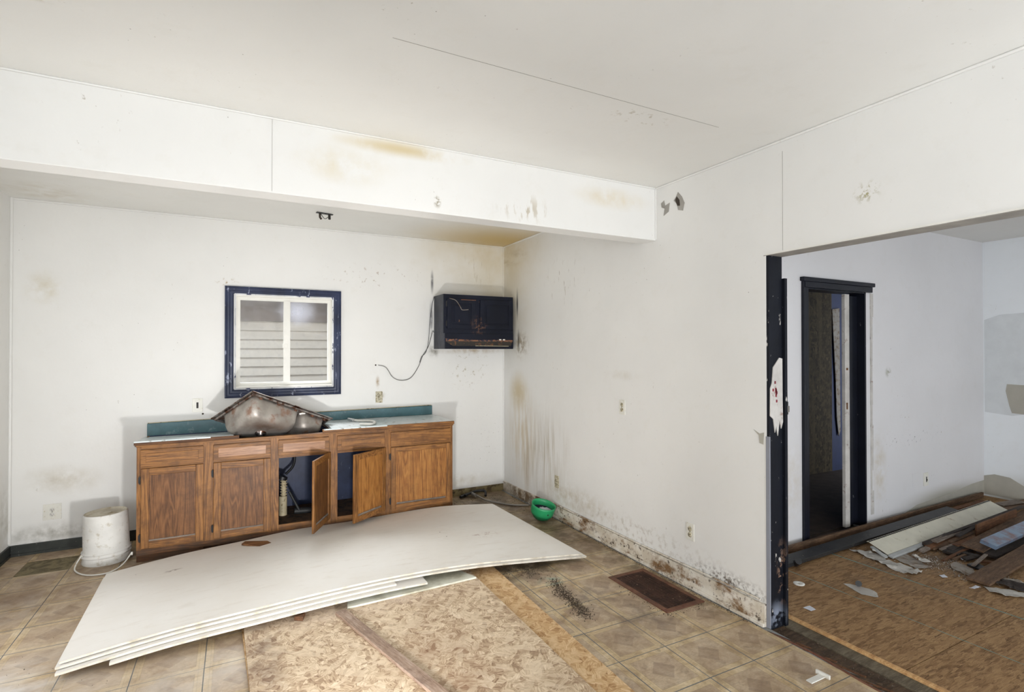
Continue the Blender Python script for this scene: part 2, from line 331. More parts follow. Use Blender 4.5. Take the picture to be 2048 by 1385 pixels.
col = g.stain(col, p, (-3.8, -.4, 0), (.7, .45, .3), (128, 116, 86), k=1, nsc=0, soft=.3)
col = g.mix(g.math('MULTIPLY', g.blob(p, (-3.8, -.4, 0), (.7, .45, .3), .3), g.rng(g.noise(p, 12, 5, .7, 1), .42, .62)), col, (86, 76, 54))
M['underlay'] = g.out(col)

# ---- others
def blue_black(name, base, chips=(180, 176, 170), lo=.66, hi=.69, rough=.38, extra=(), spec=.3):
    g = G(name, rough, spec=spec); p = g.pos()
    col = g.mix(g.rng(g.noise(p, 5, 5), .35, .65), base, tuple(v*.75 for v in base))
    c = g.rng(g.noise(g.map(p, sc=(1, 1, .45)), 26, 4, .6), lo, hi)
    col = g.mix(c, col, chips)
    for st in extra: col = g.stain(col, p, *st[0], **st[1])
    g.bump(g.noise(g.map(p, sc=(1, 1, .2)), 60, 3), .15, .003); return g.out(col)
M['navy_jamb'] = blue_black('navy_jamb_paint', (20, 23, 32), rough=.55, spec=.2, extra=[
    ST((.06, -3.4, .06), (.09, .2, .11), (140, 148, 164), k=.9, nsc=16, lo=.42, hi=.5),
    ST((.1, -3.4, .3), (.05, .2, .25), (150, 120, 100), k=.8, nsc=22, lo=.52, hi=.58)])
M['navy_trim'] = blue_black('navy_window_trim', (50, 58, 84), (150, 156, 176), .62, .70, .3)
M['navy_door'] = blue_black('navy_door_trim', (22, 25, 36), (120, 120, 124), .70, .74)
M['navy_cab'] = blue_black('navy_cabinet_paint', (22, 26, 40), (118, 84, 62), .71, .76, .5, spec=.2, extra=[
    ST((-.45, -.3, 1.86), (.12, .1, .14), (120, 88, 68), k=.8, nsc=30, lo=.5, hi=.6)])
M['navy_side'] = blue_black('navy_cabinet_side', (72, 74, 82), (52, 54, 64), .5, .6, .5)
M['navy_in'] = blue_black('navy_interior_paint', (52, 62, 92), (120, 130, 150), .68, .76, .4)
M['rust'] = plain('rusty_iron', (124, 84, 62), .75, .1, .35, (96, 56, 40), 26, .5, .62)
M['rust_dark'] = plain('rusty_grille', (92, 64, 52), .7, .3, .4, (150, 120, 100), 50, .62, .7)
M['hood_grease'] = plain('greasy_hood_inside', (44, 38, 28), .6, 0, .4, (112, 72, 40), 30, .55, .66)
M['hood_rust'] = plain('flaking_rusty_lip', (150, 104, 76), .8, 0, .35, (50, 46, 56), 40, .48, .54)
M['teal'] = plain('teal_laminate', (74, 116, 124), .35, 0, .18, (128, 150, 150), 12, .6, .74)
g = G('counter_top_laminate', .3, spec=.6); p = g.pos()
col = g.mix(g.rng(g.noise(p, 3, 5), .35, .65), (222, 226, 226), (190, 202, 202))
col = g.mix(g.rng(g.noise(p, 20, 4), .6, .7), col, (110, 104, 92))
col = g.stain(col, p, (-2.9, -.2, .9), (.45, .3, .2), (104, 112, 106), k=.9, nsc=8, lo=.3, hi=.55)
M['counter'] = g.out(col)
M['counter_raw'] = plain('raw_particleboard', (98, 72, 50), .9, 0, .35, (48, 36, 28), 18, .48, .6)
g = G('stainless_steel', .32, 1.0); p = g.pos()
col = g.mix(g.rng(g.noise(p, 6, 4), .35, .65), (196, 190, 182), (150, 142, 134))
rm = g.rng(g.noise(p, 7, 5, .6), .56, .66)
col = g.mix(g.math('MULTIPLY', rm, .8), col, (124, 82, 54))
col = g.stain(col, p, (-2.5, -.55, .95), (.3, .4, .11), (104, 78, 62), k=.8, nsc=7, lo=.3, hi=.55)
g.put(g.b.inputs['Metallic'], g.rng(rm, 0, 1, .6, .1)); M['steel'] = g.out(col, g.rng(rm, 0, 1, .46, .75))
g = G('steel_rim', .28, .9); p = g.pos()
M['steel_rim'] = g.out(g.mix(g.rng(g.noise(p, 16, 4), .45, .6), (170, 164, 160), (98, 66, 50)))
M['chrome'] = plain('chrome', (225, 226, 228), .22, .85, .08)
M['white_plastic'] = plain('dirty_white_plastic', (224, 222, 214), .45, 0, .06, (176, 166, 146), 22, .6, .72)
M['bucket'] = plain('scuffed_bucket_plastic', (222, 220, 214), .5, 0, .07, (176, 166, 146), 22, .56, .74)
M['bucket_base'] = plain('dirty_bucket_base', (208, 200, 180), .6, 0, .12, (160, 144, 112), 18, .54, .7)
M['plate'] = plain('outlet_plate_plastic', (228, 226, 216), .4, 0, .05, (190, 180, 150), 60, .6, .7)
M['plate_old'] = plain('grimy_outlet_plastic', (206, 198, 172), .5, 0, .15, (110, 96, 60), 90, .5, .6)
M['slot'] = plain('socket_slot', (46, 42, 38), .6)
M['black'] = plain('black_plastic', (34, 34, 36), .45, 0, .3)
M['charcoal'] = plain('charcoal_metal', (52, 53, 54), .5, .2, .25, (110, 106, 100), 30, .64, .72)
M['cream_pipe'] = plain('cream_pipe', (206, 192, 158), .5, 0, .15, (120, 104, 70), 40, .58, .66)
M['green'] = plain('green_plastic', (42, 158, 100), .38, 0, .12)
M['green_dark'] = plain('green_plastic_lower', (34, 134, 86), .38, 0, .15)
M['liner'] = plain('navy_liner', (26, 30, 56), .7)
M['cloth'] = plain('white_cloth', (212, 214, 222), .8, 0, .12)
M['cable'] = plain('grey_cable', (120, 118, 114), .6)
M['cable_dark'] = plain('dark_cable', (66, 66, 70), .6)
M['hose'] = plain('grey_hose', (158, 152, 144), .45, .3, .2)
M['heater'] = plain('cream_heater_enamel', (206, 202, 184), .4, 0, .06, (168, 156, 130), 14, .6, .72)
M['heater_edge'] = plain('heater_lower_lip', (176, 178, 176), .4, .2, .1)
M['paper'] = plain('torn_paper', (196, 192, 184), .85, 0, .12, (150, 142, 130), 18, .55, .7)
M['paper_grey'] = plain('torn_grey_paper', (160, 152, 142), .85, 0, .12, (120, 100, 80), 18, .5, .65)
M['blue_red'] = plain('blue_red_painted_metal', (128, 148, 172), .35, .3, .15, (122, 92, 88), 9, .46, .66)
M['copper'] = plain('copper_fitting', (150, 92, 66), .4, .7, .3)
M['crumb'] = plain('dark_crumbs', (86, 72, 58), .9, 0, .4, (150, 138, 120), 60, .62, .7)
M['bb_white'] = None
g = G('dirty_white_baseboard', .5); p = g.pos()
col = g.mix(g.rng(g.noise(p, 8, 5), .4, .6), (226, 220, 208), (204, 194, 176))
col = g.mix(g.rng(g.noise(g.map(p, sc=(1, .7, 1)), 6, 6, .72), .50, .60), col, (128, 98, 66))
col = g.mix(g.rng(g.noise(p, 22, 4, .7), .58, .66), col, (70, 54, 36))
col = g.stain(col, p, (0, -.5, .05), (.1, .75, .4), (96, 72, 40), k=.9, nsc=12, lo=.35, hi=.55)
M['bb_white'] = g.out(col)
M['bb_brown'] = plain('mouldy_baseboard', (140, 124, 84), .7, 0, .25, (72, 58, 34), 14, .48, .6)
M['bb_dark'] = plain('dark_green_baseboard', (50, 54, 50), .45, 0, .25, (132, 130, 122), 40, .66, .72)
M['plaster'] = plain('exposed_plaster', (168, 164, 156), .9, 0, .15)
M['hole'] = plain('dark_hole', (70, 60, 50), .9)
M['beige_patch'] = plain('bare_joint_compound', (178, 174, 162), .8, 0, .05)
M['pale_patch'] = plain('pale_patch', (222, 226, 228), .7, 0, .04)
M['torn_white'] = plain('torn_white_paint_layer', (206, 202, 196), .7, 0, .14, (150, 130, 120), 20, .6, .7)
M['torn_red'] = plain('red_paint_mark', (150, 50, 62), .6)
M['siding'] = plain('vinyl_siding', (212, 206, 193), .55, 0, .03)
M['frieze'] = plain('frieze_board_paint', (142, 132, 124), .6, 0, .1)
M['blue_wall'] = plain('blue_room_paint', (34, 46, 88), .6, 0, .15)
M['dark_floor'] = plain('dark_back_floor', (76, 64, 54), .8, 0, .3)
M['header_blue'] = plain('pale_blue_header_paint', (140, 143, 152), .6, 0, .05)
g = G('window_glass', .03)
nt = g.t; tr = nt.nodes.new('ShaderNodeBsdfTransparent'); gl = nt.nodes.new('ShaderNodeBsdfGlossy'); gl.inputs['Roughness'].default_value = .04
df = nt.nodes.new('ShaderNodeBsdfDiffuse'); df.inputs[0].default_value = (.75, .77, .85, 1)
m1 = nt.nodes.new('ShaderNodeMixShader'); m2 = nt.nodes.new('ShaderNodeMixShader')
lw = nt.nodes.new('ShaderNodeLayerWeight'); lw.inputs[0].default_value = .5
fc = g.math('ADD', g.math('MULTIPLY', g.math('POWER', lw.outputs[1], 5.0), .9), .045)
p = g.pos(); dm = g.stain((0, 0, 0), p, (-2.2, .05, 1.98), (.22, .3, .2), (255, 255, 255), k=.3, nsc=0, soft=.9)
dm = g.math('ADD', g.math('MULTIPLY', g.sep(dm, 0), 1), g.rng(g.noise(p, 18, 5, .7), .5, .8, .01, .09))
nt.links.new(fc, m1.inputs[0]); nt.links.new(tr.outputs[0], m1.inputs[1]); nt.links.new(gl.outputs[0], m1.inputs[2])
nt.links.new(dm, m2.inputs[0]); nt.links.new(m1.outputs[0], m2.inputs[1]); nt.links.new(df.outputs[0], m2.inputs[2])
nt.links.new(m2.outputs[0], nt.nodes['Material Output'].inputs[0]); M['glass'] = g.m

# ------------------------------------------------------------------ mesh helpers
WL = {}
def tag(o, label=None, cat=None, group=None, kind=None):
    if label: o['label'] = label
    if cat: o['category'] = cat
    if group: o['group'] = group
    if kind: o['kind'] = kind
    return o
def thing(name, loc, label, cat, group=None, kind=None, rz=0):
    o = bpy.data.objects.new(name, None); C.objects.link(o); o.location = loc; o.rotation_euler = (0, 0, rz)
    o.empty_display_size = .1; WL[o.name] = Vector(loc); return tag(o, label, cat, group, kind)
class MB:
    def __init__(s): s.bm = bmesh.new()
    def box(s, x0, x1, y0, y1, z0, z1, bev=0):
        b = bmesh.new(); bmesh.ops.create_cube(b, size=1)
        bmesh.ops.scale(b, vec=(abs(x1-x0), abs(y1-y0), abs(z1-z0)), verts=b.verts)
        bmesh.ops.translate(b, vec=((x0+x1)/2, (y0+y1)/2, (z0+z1)/2), verts=b.verts)
        if bev: bmesh.ops.bevel(b, geom=b.edges[:], offset=bev, segments=2, profile=.6, affect='EDGES')
        s.add(b); return s
    def add(s, b, mat=None):
        if mat is not None: bmesh.ops.transform(b, matrix=mat, verts=b.verts)
        me = bpy.data.meshes.new('t'); b.to_mesh(me); b.free(); s.bm.from_mesh(me); bpy.data.meshes.remove(me)
    def plank(s, p0, p1, w, t, tilt=0, bev=.0015, seg=1, warp=0):
        p0 = Vector(p0); p1 = Vector(p1); d = p1-p0; L = d.length; x = d.normalized()
        y = Vector((0, 0, 1)).cross(x).normalized(); z = x.cross(y)
        y2 = y*math.cos(tilt)+z*math.sin(tilt); z2 = x.cross(y2)
        b = bmesh.new(); bmesh.ops.create_cube(b, size=1)
        bmesh.ops.scale(b, vec=(L, w, t), verts=b.verts)
        if bev: bmesh.ops.bevel(b, geom=b.edges[:], offset=bev, segments=1, affect='EDGES')
        m = Matrix((x, y2, z2)).transposed().to_4x4(); m.translation = (p0+p1)/2
        s.add(b, m); return s
    def prism(s, pts, z0, z1, bev=0):
        b = bmesh.new(); vs = [b.verts.new((x, y, z0)) for x, y in pts]; f = b.faces.new(vs)
        r = bmesh.ops.extrude_face_region(b, geom=[f]); bmesh.ops.translate(b, vec=(0, 0, z1-z0), verts=[v for v in r['geom'] if isinstance(v, bmesh.types.BMVert)])
        bmesh.ops.recalc_face_normals(b, faces=b.faces)
        if bev: bmesh.ops.bevel(b, geom=b.edges[:], offset=bev, segments=1, affect='EDGES')
        s.add(b); return s
    def tube(s, pts, r, n=8, caps=True):
        pts = [Vector(p) for p in pts]; b = bmesh.new(); rings = []; prev = None
        for i, p in enumerate(pts):
            t = (pts[min(i+1, len(pts)-1)]-pts[max(i-1, 0)]).normalized()
            if prev is None: a = t.orthogonal().normalized()
            else: a = (prev-t*prev.dot(t)).normalized()
            prev = a; c = t.cross(a); rr = r[i] if isinstance(r, (list, tuple)) else r
            rings.append([b.verts.new(p+(a*math.cos(2*PI*k/n)+c*math.sin(2*PI*k/n))*rr) for k in range(n)])
        for i in range(len(rings)-1):
            for k in range(n): b.faces.new((rings[i][k], rings[i][(k+1) % n], rings[i+1][(k+1) % n], rings[i+1][k]))
        for f in b.faces: f.smooth = True
        if caps:
            for rg_ in (rings[0][::-1], rings[-1]): b.faces.new([b.verts.new(v.co) for v in rg_])
        s.add(b); return s
    def lathe(s, prof, n=40, mat=None, sy=1):
        b = bmesh.new(); rings = []
        for r, z in prof:
            if r < 1e-5: rings.append([b.verts.new((0, 0, z))])
            else: rings.append([b.verts.new((r*math.cos(2*PI*k/n), sy*r*math.sin(2*PI*k/n), z)) for k in range(n)])
        for i in range(len(rings)-1):
            A, B = rings[i], rings[i+1]
            for k in range(n):
                if len(A) == 1 and len(B) == 1: continue
                if len(A) == 1: b.faces.new((A[0], B[k], B[(k+1) % n]))
                elif len(B) == 1: b.faces.new((A[k], A[(k+1) % n], B[0]))
                else: b.faces.new((A[k], A[(k+1) % n], B[(k+1) % n], B[k]))
        for f in b.faces: f.smooth = True
        bmesh.ops.recalc_face_normals(b, faces=b.faces)
        s.add(b, mat); return s
    def grid(s, P, closed=False):      # P[i][j] points
        b = bmesh.new(); V = [[b.verts.new(q) for q in r] for r in P]
        for i in range(len(V)-1):
            for j in range(len(V[0])-1): b.faces.new((V[i][j], V[i+1][j], V[i+1][j+1], V[i][j+1]))
        for f in b.faces: f.smooth = True
        s.add(b); return s
    def build(s, name, mat, parent=None, local=False, label=None):
        me = bpy.data.meshes.new(name)
        if parent is not None and not local: off = WL[parent.name]
        elif parent is None and not local:
            xs = [v.co for v in s.bm.verts]
            off = Vector(((min(v.x for v in xs)+max(v.x for v in xs))/2, (min(v.y for v in xs)+max(v.y for v in xs))/2, min(v.z for v in xs)))
        else: off = Vector()
        bmesh.ops.translate(s.bm, vec=-off, verts=s.bm.verts)
        s.bm.to_mesh(me); s.bm.free(); me.materials.append(M[mat] if isinstance(mat, str) else mat)
        o = bpy.data.objects.new(name, me); C.objects.link(o)
        if parent is not None: o.parent = parent; WL[o.name] = WL.get(parent.name, Vector())
        else: o.location = off; WL[o.name] = off.copy()
        if label: o['label'] = label
        return o
def smooth_pts(P, n=6):
    P = [Vector(p) for p in P]; out = []
    for i in range(len(P)-1):
        a = P[max(i-1, 0)]; b = P[i]; c = P[i+1]; d = P[min(i+2, len(P)-1)]
        for k in range(n):
            t = k/n; out.append(.5*((2*b)+(c-a)*t+(2*a-5*b+4*c-d)*t*t+(3*b-a-3*c+d)*t**3))
    out.append(P[-1]); return out
def struct(name, mb, mat, label=None, parent=None):
    o = mb.build(name, mat, parent)
    if parent is None: o['kind'] = 'structure'; 
    if label: o['label'] = label
    return o
B = lambda *a, **k: MB().box(*a, **k)
# ------------------------------------------------------------------ room shell
H = 2.786; T = .14; XL = -4.28; YB = -10.1
wb = MB()   # back wall with the window opening
WX0, WX1, WZ0, WZ1 = -2.745, -1.872, 1.245, 2.115
wb.box(XL-T, WX0, 0, T, -.05, H).box(WX1, .12, 0, T, -.05, H).box(WX0, WX1, 0, T, -.05, WZ0).box(WX0, WX1, 0, T, WZ1, H)
wall_back = struct('wall_back', wb, 'back_paint', 'white stained back wall of the kitchen around the small window')
ext = MB().box(XL-T, WX0, T, T+.02, -.6, H+.1).box(WX1, .12, T, T+.02, -.6, H+.1).box(WX0, WX1, T, T+.02, -.6, WZ0).box(WX0, WX1, T, T+.02, WZ1, H+.1)
struct('bounce_cut_layer', ext, 'dark_floor', None, wall_back)  # unseen dark layer added to cut light bounced onto the siding
struct('wall_left', B(XL-T, XL, YB, 0, -.05, H), 'left_paint', 'white left kitchen wall at the photo edge')
wr = B(0, .12, -3.395, 0, -.05, H).box(0, .12, YB, -3.395, 2.15, H)
wall_right = struct('wall_right', wr, 'right_paint', 'white stained right wall with the wide opening')
struct('wall_rear', B(XL-T, 4.7, YB-T, YB, -.05, .35).box(XL-T, 4.7, YB-T, YB, 2.6, H).box(XL-T, -4.15, YB-T, YB, .35, 2.6).box(-3.0, 2.2, YB-T, YB, .7, 2.6).box(4.3, 4.7, YB-T, YB, .35, 2.6), 'left_paint', 'white rear wall behind the viewer with window openings')
struct('ceiling', B(XL-T, 4.7, YB-T, T, H, H+.1), 'ceiling_paint', 'white painted ceiling with seams and small stains')
beam = struct('trim_1', B(XL, 0, -2.487, -2.345, 2.402, H, bev=.003), 'beam_paint', 'white boxed ceiling beam crossing the kitchen')
# other room and hallway behind it
wo = MB(); DX0, DX1, DZ1 = 1.49, 2.335, 2.128
wo.box(.12, DX0, -2.66, -2.54, -.05, H).box(DX1, 4.7, -2.66, -2.54, -.05, H).box(DX0, DX1, -2.66, -2.54, DZ1, H)
wall_other = struct('wall_north', wo, 'grey_paint', 'greyish white wall of the next room with the dark doorway')
wall_east = struct('wall_east', B(4.58, 4.7, YB, -2.66, -.05, H), 'east_paint', 'pale bluish wall of the next room at the right photo edge')
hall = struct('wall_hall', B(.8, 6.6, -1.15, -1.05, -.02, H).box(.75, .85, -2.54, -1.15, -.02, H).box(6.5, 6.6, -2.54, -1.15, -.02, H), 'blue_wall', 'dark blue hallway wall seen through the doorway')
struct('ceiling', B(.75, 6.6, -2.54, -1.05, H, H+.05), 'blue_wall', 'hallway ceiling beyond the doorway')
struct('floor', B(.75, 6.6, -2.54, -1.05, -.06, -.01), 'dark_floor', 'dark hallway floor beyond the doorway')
sheet_osb = struct('wall_sheet', B(3.4, 4.27, -1.175, -1.152, .0, 2.5), 'osb_dark', 'brown strand board sheet on the hallway wall', hall)

# main floor: underlayment slab and separate vinyl tiles
floor = struct('floor', B(XL-T, -.0, YB-T, T, -.1, -.0025), 'underlay', 'kitchen floor of worn brown patterned vinyl tiles')
PX, PY = .3135, .3075
tile_me = {}
def tile_mesh(w, d):
    k = (round(w, 3), round(d, 3))
    if k not in tile_me:
        b = bmesh.new(); bmesh.ops.create_cube(b, size=1); bmesh.ops.scale(b, vec=(w, d, .0045), verts=b.verts)
        me = bpy.data.meshes.new('tile'); b.to_mesh(me); b.free(); me.materials.append(M['tile']); tile_me[k] = me
    return tile_me[k]
x0t = -3.80-2*PX; y0t = -2.657
cnt = 0
for i in range(0, 15):
    for j in range(-9, 14):
        cx = x0t+(i+.5)*PX; cy = y0t-(j+.5)*PY+0
        xa, xb, ya, yb = cx-PX/2, cx+PX/2, cy-PY/2, cy+PY/2
        ya = max(ya, -5.2)
        if abs(cx+3.94) < .1 and abs(cy+.35) < .16: continue                   # the missing tile
        if abs(cx+3.32) < .1 and abs(cy+.66) < .1: pass
        if xa < XL: xa = XL
        if xb > -.005: xb = -.005
        if yb > -.005: yb = -.005
        if xb-xa < .05 or yb-ya < .05: continue
        if cy < -3.6 and cx < -3.4+(-cy-3.6)*.9: continue                       # outside the frame on the near left
        if cy < -3.9 and cx < -2.2: continue
        if cy < -4.0 and cx < -1.5: continue
        gx = .0022
        o = bpy.data.objects.new('tile', tile_mesh(xb-xa-gx, yb-ya-gx)); C.objects.link(o); o.parent = floor
        zj = random.uniform(-.0004, .0004)
        if cx < -3.4 and cy > -1.2: zj += random.uniform(0, .0018)
        o.location = Vector(((xa+xb)/2, (ya+yb)/2, -.0021+zj)) - WL[floor.name]
        o.rotation_euler = (random.uniform(-.002, .002), random.uniform(-.002, .002), random.uniform(-.004, .004)); cnt += 1
# next room floor: four subfloor panels
f2 = struct('floor', B(.0, 4.7, YB-T, -2.54, -.1, -.02), 'dark_floor', 'strand board subfloor of the next room')
for (xa, xb, ya, yb) in [(.24, 1.43, -3.985, -2.66), (.24, 1.43, -6.4, -3.989), (1.434, 4.58, -3.56, -2.66), (1.434, 4.58, -6.0, -3.564)]:
    B(xa, xb-.002, ya, yb, -.018, 0.0).build('subfloor_panel', 'subfloor', f2)
# rotten threshold between the rooms
B(-.04, .115, -6.0, -3.40, -.05, -.012, bev=.006).build('threshold_board', 'rotten', f2)
B(.120, .212, -6.0, -3.36, -.05, -.006, bev=.004).build('threshold_board', 'sill_grey', f2)
B(.214, .24, -6.0, -3.30, -.05, .006, bev=.002).build('panel_edge', 'ply_edge', f2)
MB().tube(smooth_pts([(-.035, -3.45, -.004), (-.02, -3.7, .0), (-.045, -4.0, -.002), (-.03, -4.4, 0)]), .008, 6).build('metal_strip', 'rust', f2)
for k in range(9):
    yy = -3.42-.07*k; MB().plank((-.03+random.uniform(-.01, .02), yy, -.004), (-.01+random.uniform(-.01, .03), yy-.16, .003), .012, .006, bev=0).build('splinter', 'red_board' if k % 2 else 'rotten', f2)

# baseboards
struct('baseboard_left', B(XL, XL+.014, -5, 0, 0, .085, bev=.003).box(XL, XL+.02, -5, 0, 0, .02), 'bb_dark', 'dark baseboard on the left wall')
struct('baseboard_back', B(XL+.014, -3.40, -.014, 0, 0, .085, bev=.003).box(XL+.014, -3.40, -.02, 0, 0, .02), 'bb_dark', 'dark green black baseboard left of the cabinet')
struct('baseboard_back', B(-.85, 0, -.016, 0, 0, .075, bev=.003), 'bb_brown', 'mouldy brown baseboard right of the cabinet')
br = MB(); yy = -.016
while yy > -3.38:
    y2 = max(yy-.28, -3.39)
    hgt = .105+.025*(-yy/3.4); w0 = random.uniform(-.002, .003)
    br.box(-.015-w0, 0, y2, yy, 0, hgt)
    yy = y2
br.box(-.03, -.015, -3.39, -.9, 0, .022, bev=.004)
struct('baseboard_right', br, 'bb_white', 'dirty white baseboard along the right wall')
# a thin loose bead on top of the baseboard
struct('trim_2', MB().tube([(-.012, -.95, .128), (-.016, -1.6, .126), (-.01, -2.4, .131), (-.014, -3.36, .148)], .006, 6), 'bb_white', 'thin loose bead above the right baseboard')
# corner beads on ceiling lines
tb = MB().tube([(XL, -.006, H-.006), (0, -.006, H-.006)], .009, 6).tube([(-.006, -.0, H-.006), (-.006, -2.345, H-.006)], .009, 6).tube([(-.004, -.004, .08), (-.004, -.004, H)], .007, 6)
struct('trim_3', tb, 'back_paint', 'painted corner beads of the alcove')
tb = MB().tube([(XL, -2.49, H-.004), (0, -2.49, H-.004)], .006, 6).tube([(-.004, -2.49, H-.006), (-.004, -6.5, H-.006)], .008, 6).tube([(-.003, -2.49, 2.41), (-.003, -2.49, H)], .006, 6).tube([(XL+.006, -.006, .1), (XL+.006, -.006, H)], .012, 6)
struct('trim_4', tb, 'beam_paint', 'painted corner beads of the main ceiling')
# drywall joints: thin ridges
jb = MB().box(-2.565, -2.5635, -2.4885, -2.486, 2.41, H).box(-.001, .0, -3.5035, -3.502, 2.16, 2.72)
struct('trim_5', jb, 'plaster', 'fine vertical drywall joints')
jc = MB().tube([(-1.9, -3.95, H), (-.55, -3.35, H), (-.42, -3.28, H)], .0025, 4)
struct('trim_6', MB().box(-2.2, -.45, -3.4535, -3.451, H-.0008, H+.001), 'plaster', 'fine ceiling drywall joint')

# header and jamb of the wide opening
struct('trim_7', B(-.004, .0, -6.8, -3.395, 2.15, 2.158), 'white_trim', 'pale edge strip under the opening header')
struct('trim_8', B(-.001, .124, -6.8, -3.38, 2.147, 2.1515), 'plaster', 'bare grey underside of the opening header')
jm = thing('door_jamb', (.06, -3.395, 0), 'tall navy black painted jamb board at the end of the white wall, with chipped paint', 'door jamb')
B(.002, .118, -3.412, -3.388, -.02, 2.147, bev=.002).build('jamb_board', 'navy_jamb', jm)
B(.118, .14, -3.43, -3.38, -.01, 2.02, bev=.002).build('jamb_edge', 'navy_jamb', jm)
B(-.003, .004, -3.417, -3.392, .0, 1.10, bev=.001).build('corner_bead', 'header_blue', jm)
pt = [(.03, 1.50), (.06, 1.53), (.085, 1.555), (.112, 1.55), (.113, 1.30), (.116, 1.18), (.10, 1.14), (.085, 1.19), (.07, 1.10), (.055, 1.16), (.045, 1.12), (.03, 1.2), (.003, 1.22), (.006, 1.38), (.02, 1.41)]
b = MB().prism(pt, 0, .006, .001); bmesh.ops.transform(b.bm, matrix=Matrix.Translation((0, -3.412, 0)) @ Matrix.Rotation(PI/2, 4, 'X'), verts=b.bm.verts)
b.build('torn_paint_patch', 'torn_white', jm, label='torn patch showing white layers with a red mark')
b = MB()
for q in range(9): cx, cz = random.gauss(.045, .010), random.gauss(1.36, .03); b.box(cx-.005, cx+.005, -3.421, -3.4175, cz-.008, cz+.008)
b.build('red_mark', 'torn_red', jm)

# holes and patches in walls (pieces of the wall)
def wall_patch(name, mat, pts, x, parent, t=.003):
    b = MB().prism(pts, 0, t)
    m = Matrix(((0, 0, -1, x), (1, 0, 0, 0), (0, 1, 0, 0), (0, 0, 0, 1)))
    bmesh.ops.transform(b.bm, matrix=m, verts=b.bm.verts); bmesh.ops.recalc_face_normals(b.bm, faces=b.bm.faces)
    return b.build(name, mat, parent)
wall_patch('paint_chip', 'plaster', [(-2.545, 2.66), (-2.575, 2.675), (-2.585, 2.635), (-2.63, 2.645), (-2.62, 2.585), (-2.57, 2.565), (-2.58, 2.615), (-2.55, 2.63)], 0, wall_right)
wall_patch('paint_chip', 'plaster', [(-2.69, 2.67), (-2.71, 2.70), (-2.745, 2.66), (-2.77, 2.61), (-2.755, 2.56), (-2.71, 2.575), (-2.70, 2.62), (-2.67, 2.65)], 0, wall_right)
wall_patch('wall_hole', 'hole', [(-2.685, 2.65), (-2.70, 2.672), (-2.725, 2.64), (-2.73, 2.60), (-2.705, 2.605)], -.001, wall_right, .0035)
wall_patch('paint_chip', 'beige_patch', [(-3.31, 1.13), (-3.35, 1.11), (-3.38, 1.12), (-3.375, 1.05), (-3.35, 1.055), (-3.345, 1.10)], 0, wall_right)
wall_patch('patch', 'pale_patch', [(-2.67, 1.93), (-2.8, 1.98), (-3.0, 1.99), (-3.4, 1.97), (-3.4, .88), (-3.1, .95), (-2.9, .90), (-2.67, .92)], 4.58, wall_east, .002)
wall_patch('patch', 'beige_patch', [(-2.85, 1.16), (-2.86, 1.235), (-3.4, 1.22), (-3.4, .90), (-2.9, .93), (-2.88, 1.0)], 4.578, wall_east, .0025)
# bare beige plaster where the baseboards were pulled off
b = MB()
bp = [(2.9, .02), (3.2, .085), (3.5, .10), (3.9, .12), (4.3, .16), (4.58, .17), (4.58, .02)]
b.prism(bp, 0, .003); bmesh.ops.transform(b.bm, matrix=Matrix.Translation((0, -2.66, 0)) @ Matrix.Rotation(PI/2, 4, 'X'), verts=b.bm.verts); b.build('bare_plaster', 'beige_patch', wall_other)
wall_patch('bare_plaster', 'beige_patch', [(-2.66, .02), (-2.66, .22), (-2.75, .25), (-2.88, .24), (-3.0, .17), (-3.08, .08), (-3.2, .03)], 4.577, wall_east, .003)
b = MB()
for i in range(10):
    x = 2.345+.0; z = .1+i*.2; b.box(2.405, 2.425+random.uniform(0, .03), -2.663-.0006*i, -2.658, z, z+.215)
b.build('broken_plaster_edge', 'torn_white', wall_other)

# ------------------------------------------------------------------ window
def frame4(x0, x1, z0, z1, w, y0, y1, prof=None):
    """four mitred casing pieces; prof = list of (offset 0..w, y)"""
    prof = prof or [(0, y1), (0, y0), (w, y0), (w, y1)]
    out = []
    cor = [((x0, z0), (1, 1)), ((x1, z0), (-1, 1)), ((x1, z1), (-1, -1)), ((x0, z1), (1, -1))]
    for k in range(4):
        (ax, az), (dx, dz) = cor[k]; (bx, bz), (ex, ez) = cor[(k+1) % 4]
        m = MB(); b = bmesh.new()
        A = [b.verts.new((ax+dx*o, y, az+dz*o)) for o, y in prof]; Bv = [b.verts.new((bx+ex*o, y, bz+ez*o)) for o, y in prof]
        n = len(prof)
        for i in range(n): b.faces.new((A[i], A[(i+1) % n], Bv[(i+1) % n], Bv[i]))
        b.faces.new(A[::-1]); b.faces.new(Bv); bmesh.ops.recalc_face_normals(b, faces=b.faces); m.add(b); out.append(m)
    return out
win = thing('window_1', (-2.31, 0, 1.17), 'small two pane window with navy casing and peeling white sash above the counter', 'window', kind='structure')
del win['category']
cas = [(0, 0), (0, -.026), (.012, -.030), (.022, -.024), (.034, -.024), (.045, -.018), (.060, -.018), (.068, -.012), (.080, -.010), (.080, 0)]
for m in frame4(-2.816, -1.807, 1.166, 2.180, .08, 0, 0, cas): m.build('casing', 'navy_trim', win)
for m in frame4(-2.744, -1.873, 1.246, 2.114, .022, -.012, .12): m.build('window_jamb', 'white_trim', win)
M['peel'] = blue_black('peeling_white_over_navy', (226, 228, 230), (60, 66, 96), .55, .60, .45)
for m in frame4(-2.739, -1.878, 1.240, 2.119, .012, -.016, -.004): m.build('stop_bead', 'peel', win)
for m in frame4(-2.722, -1.895, 1.268, 2.092, .03, .03, .06): m.build('sash_frame', 'white_trim', win)
B(-2.325, -2.267, .022, .062, 1.29, 2.07, bev=.003).box(-2.335, -2.29, .016, .03, 1.62, 1.66, bev=.004).build('mullion', 'white_trim', win)
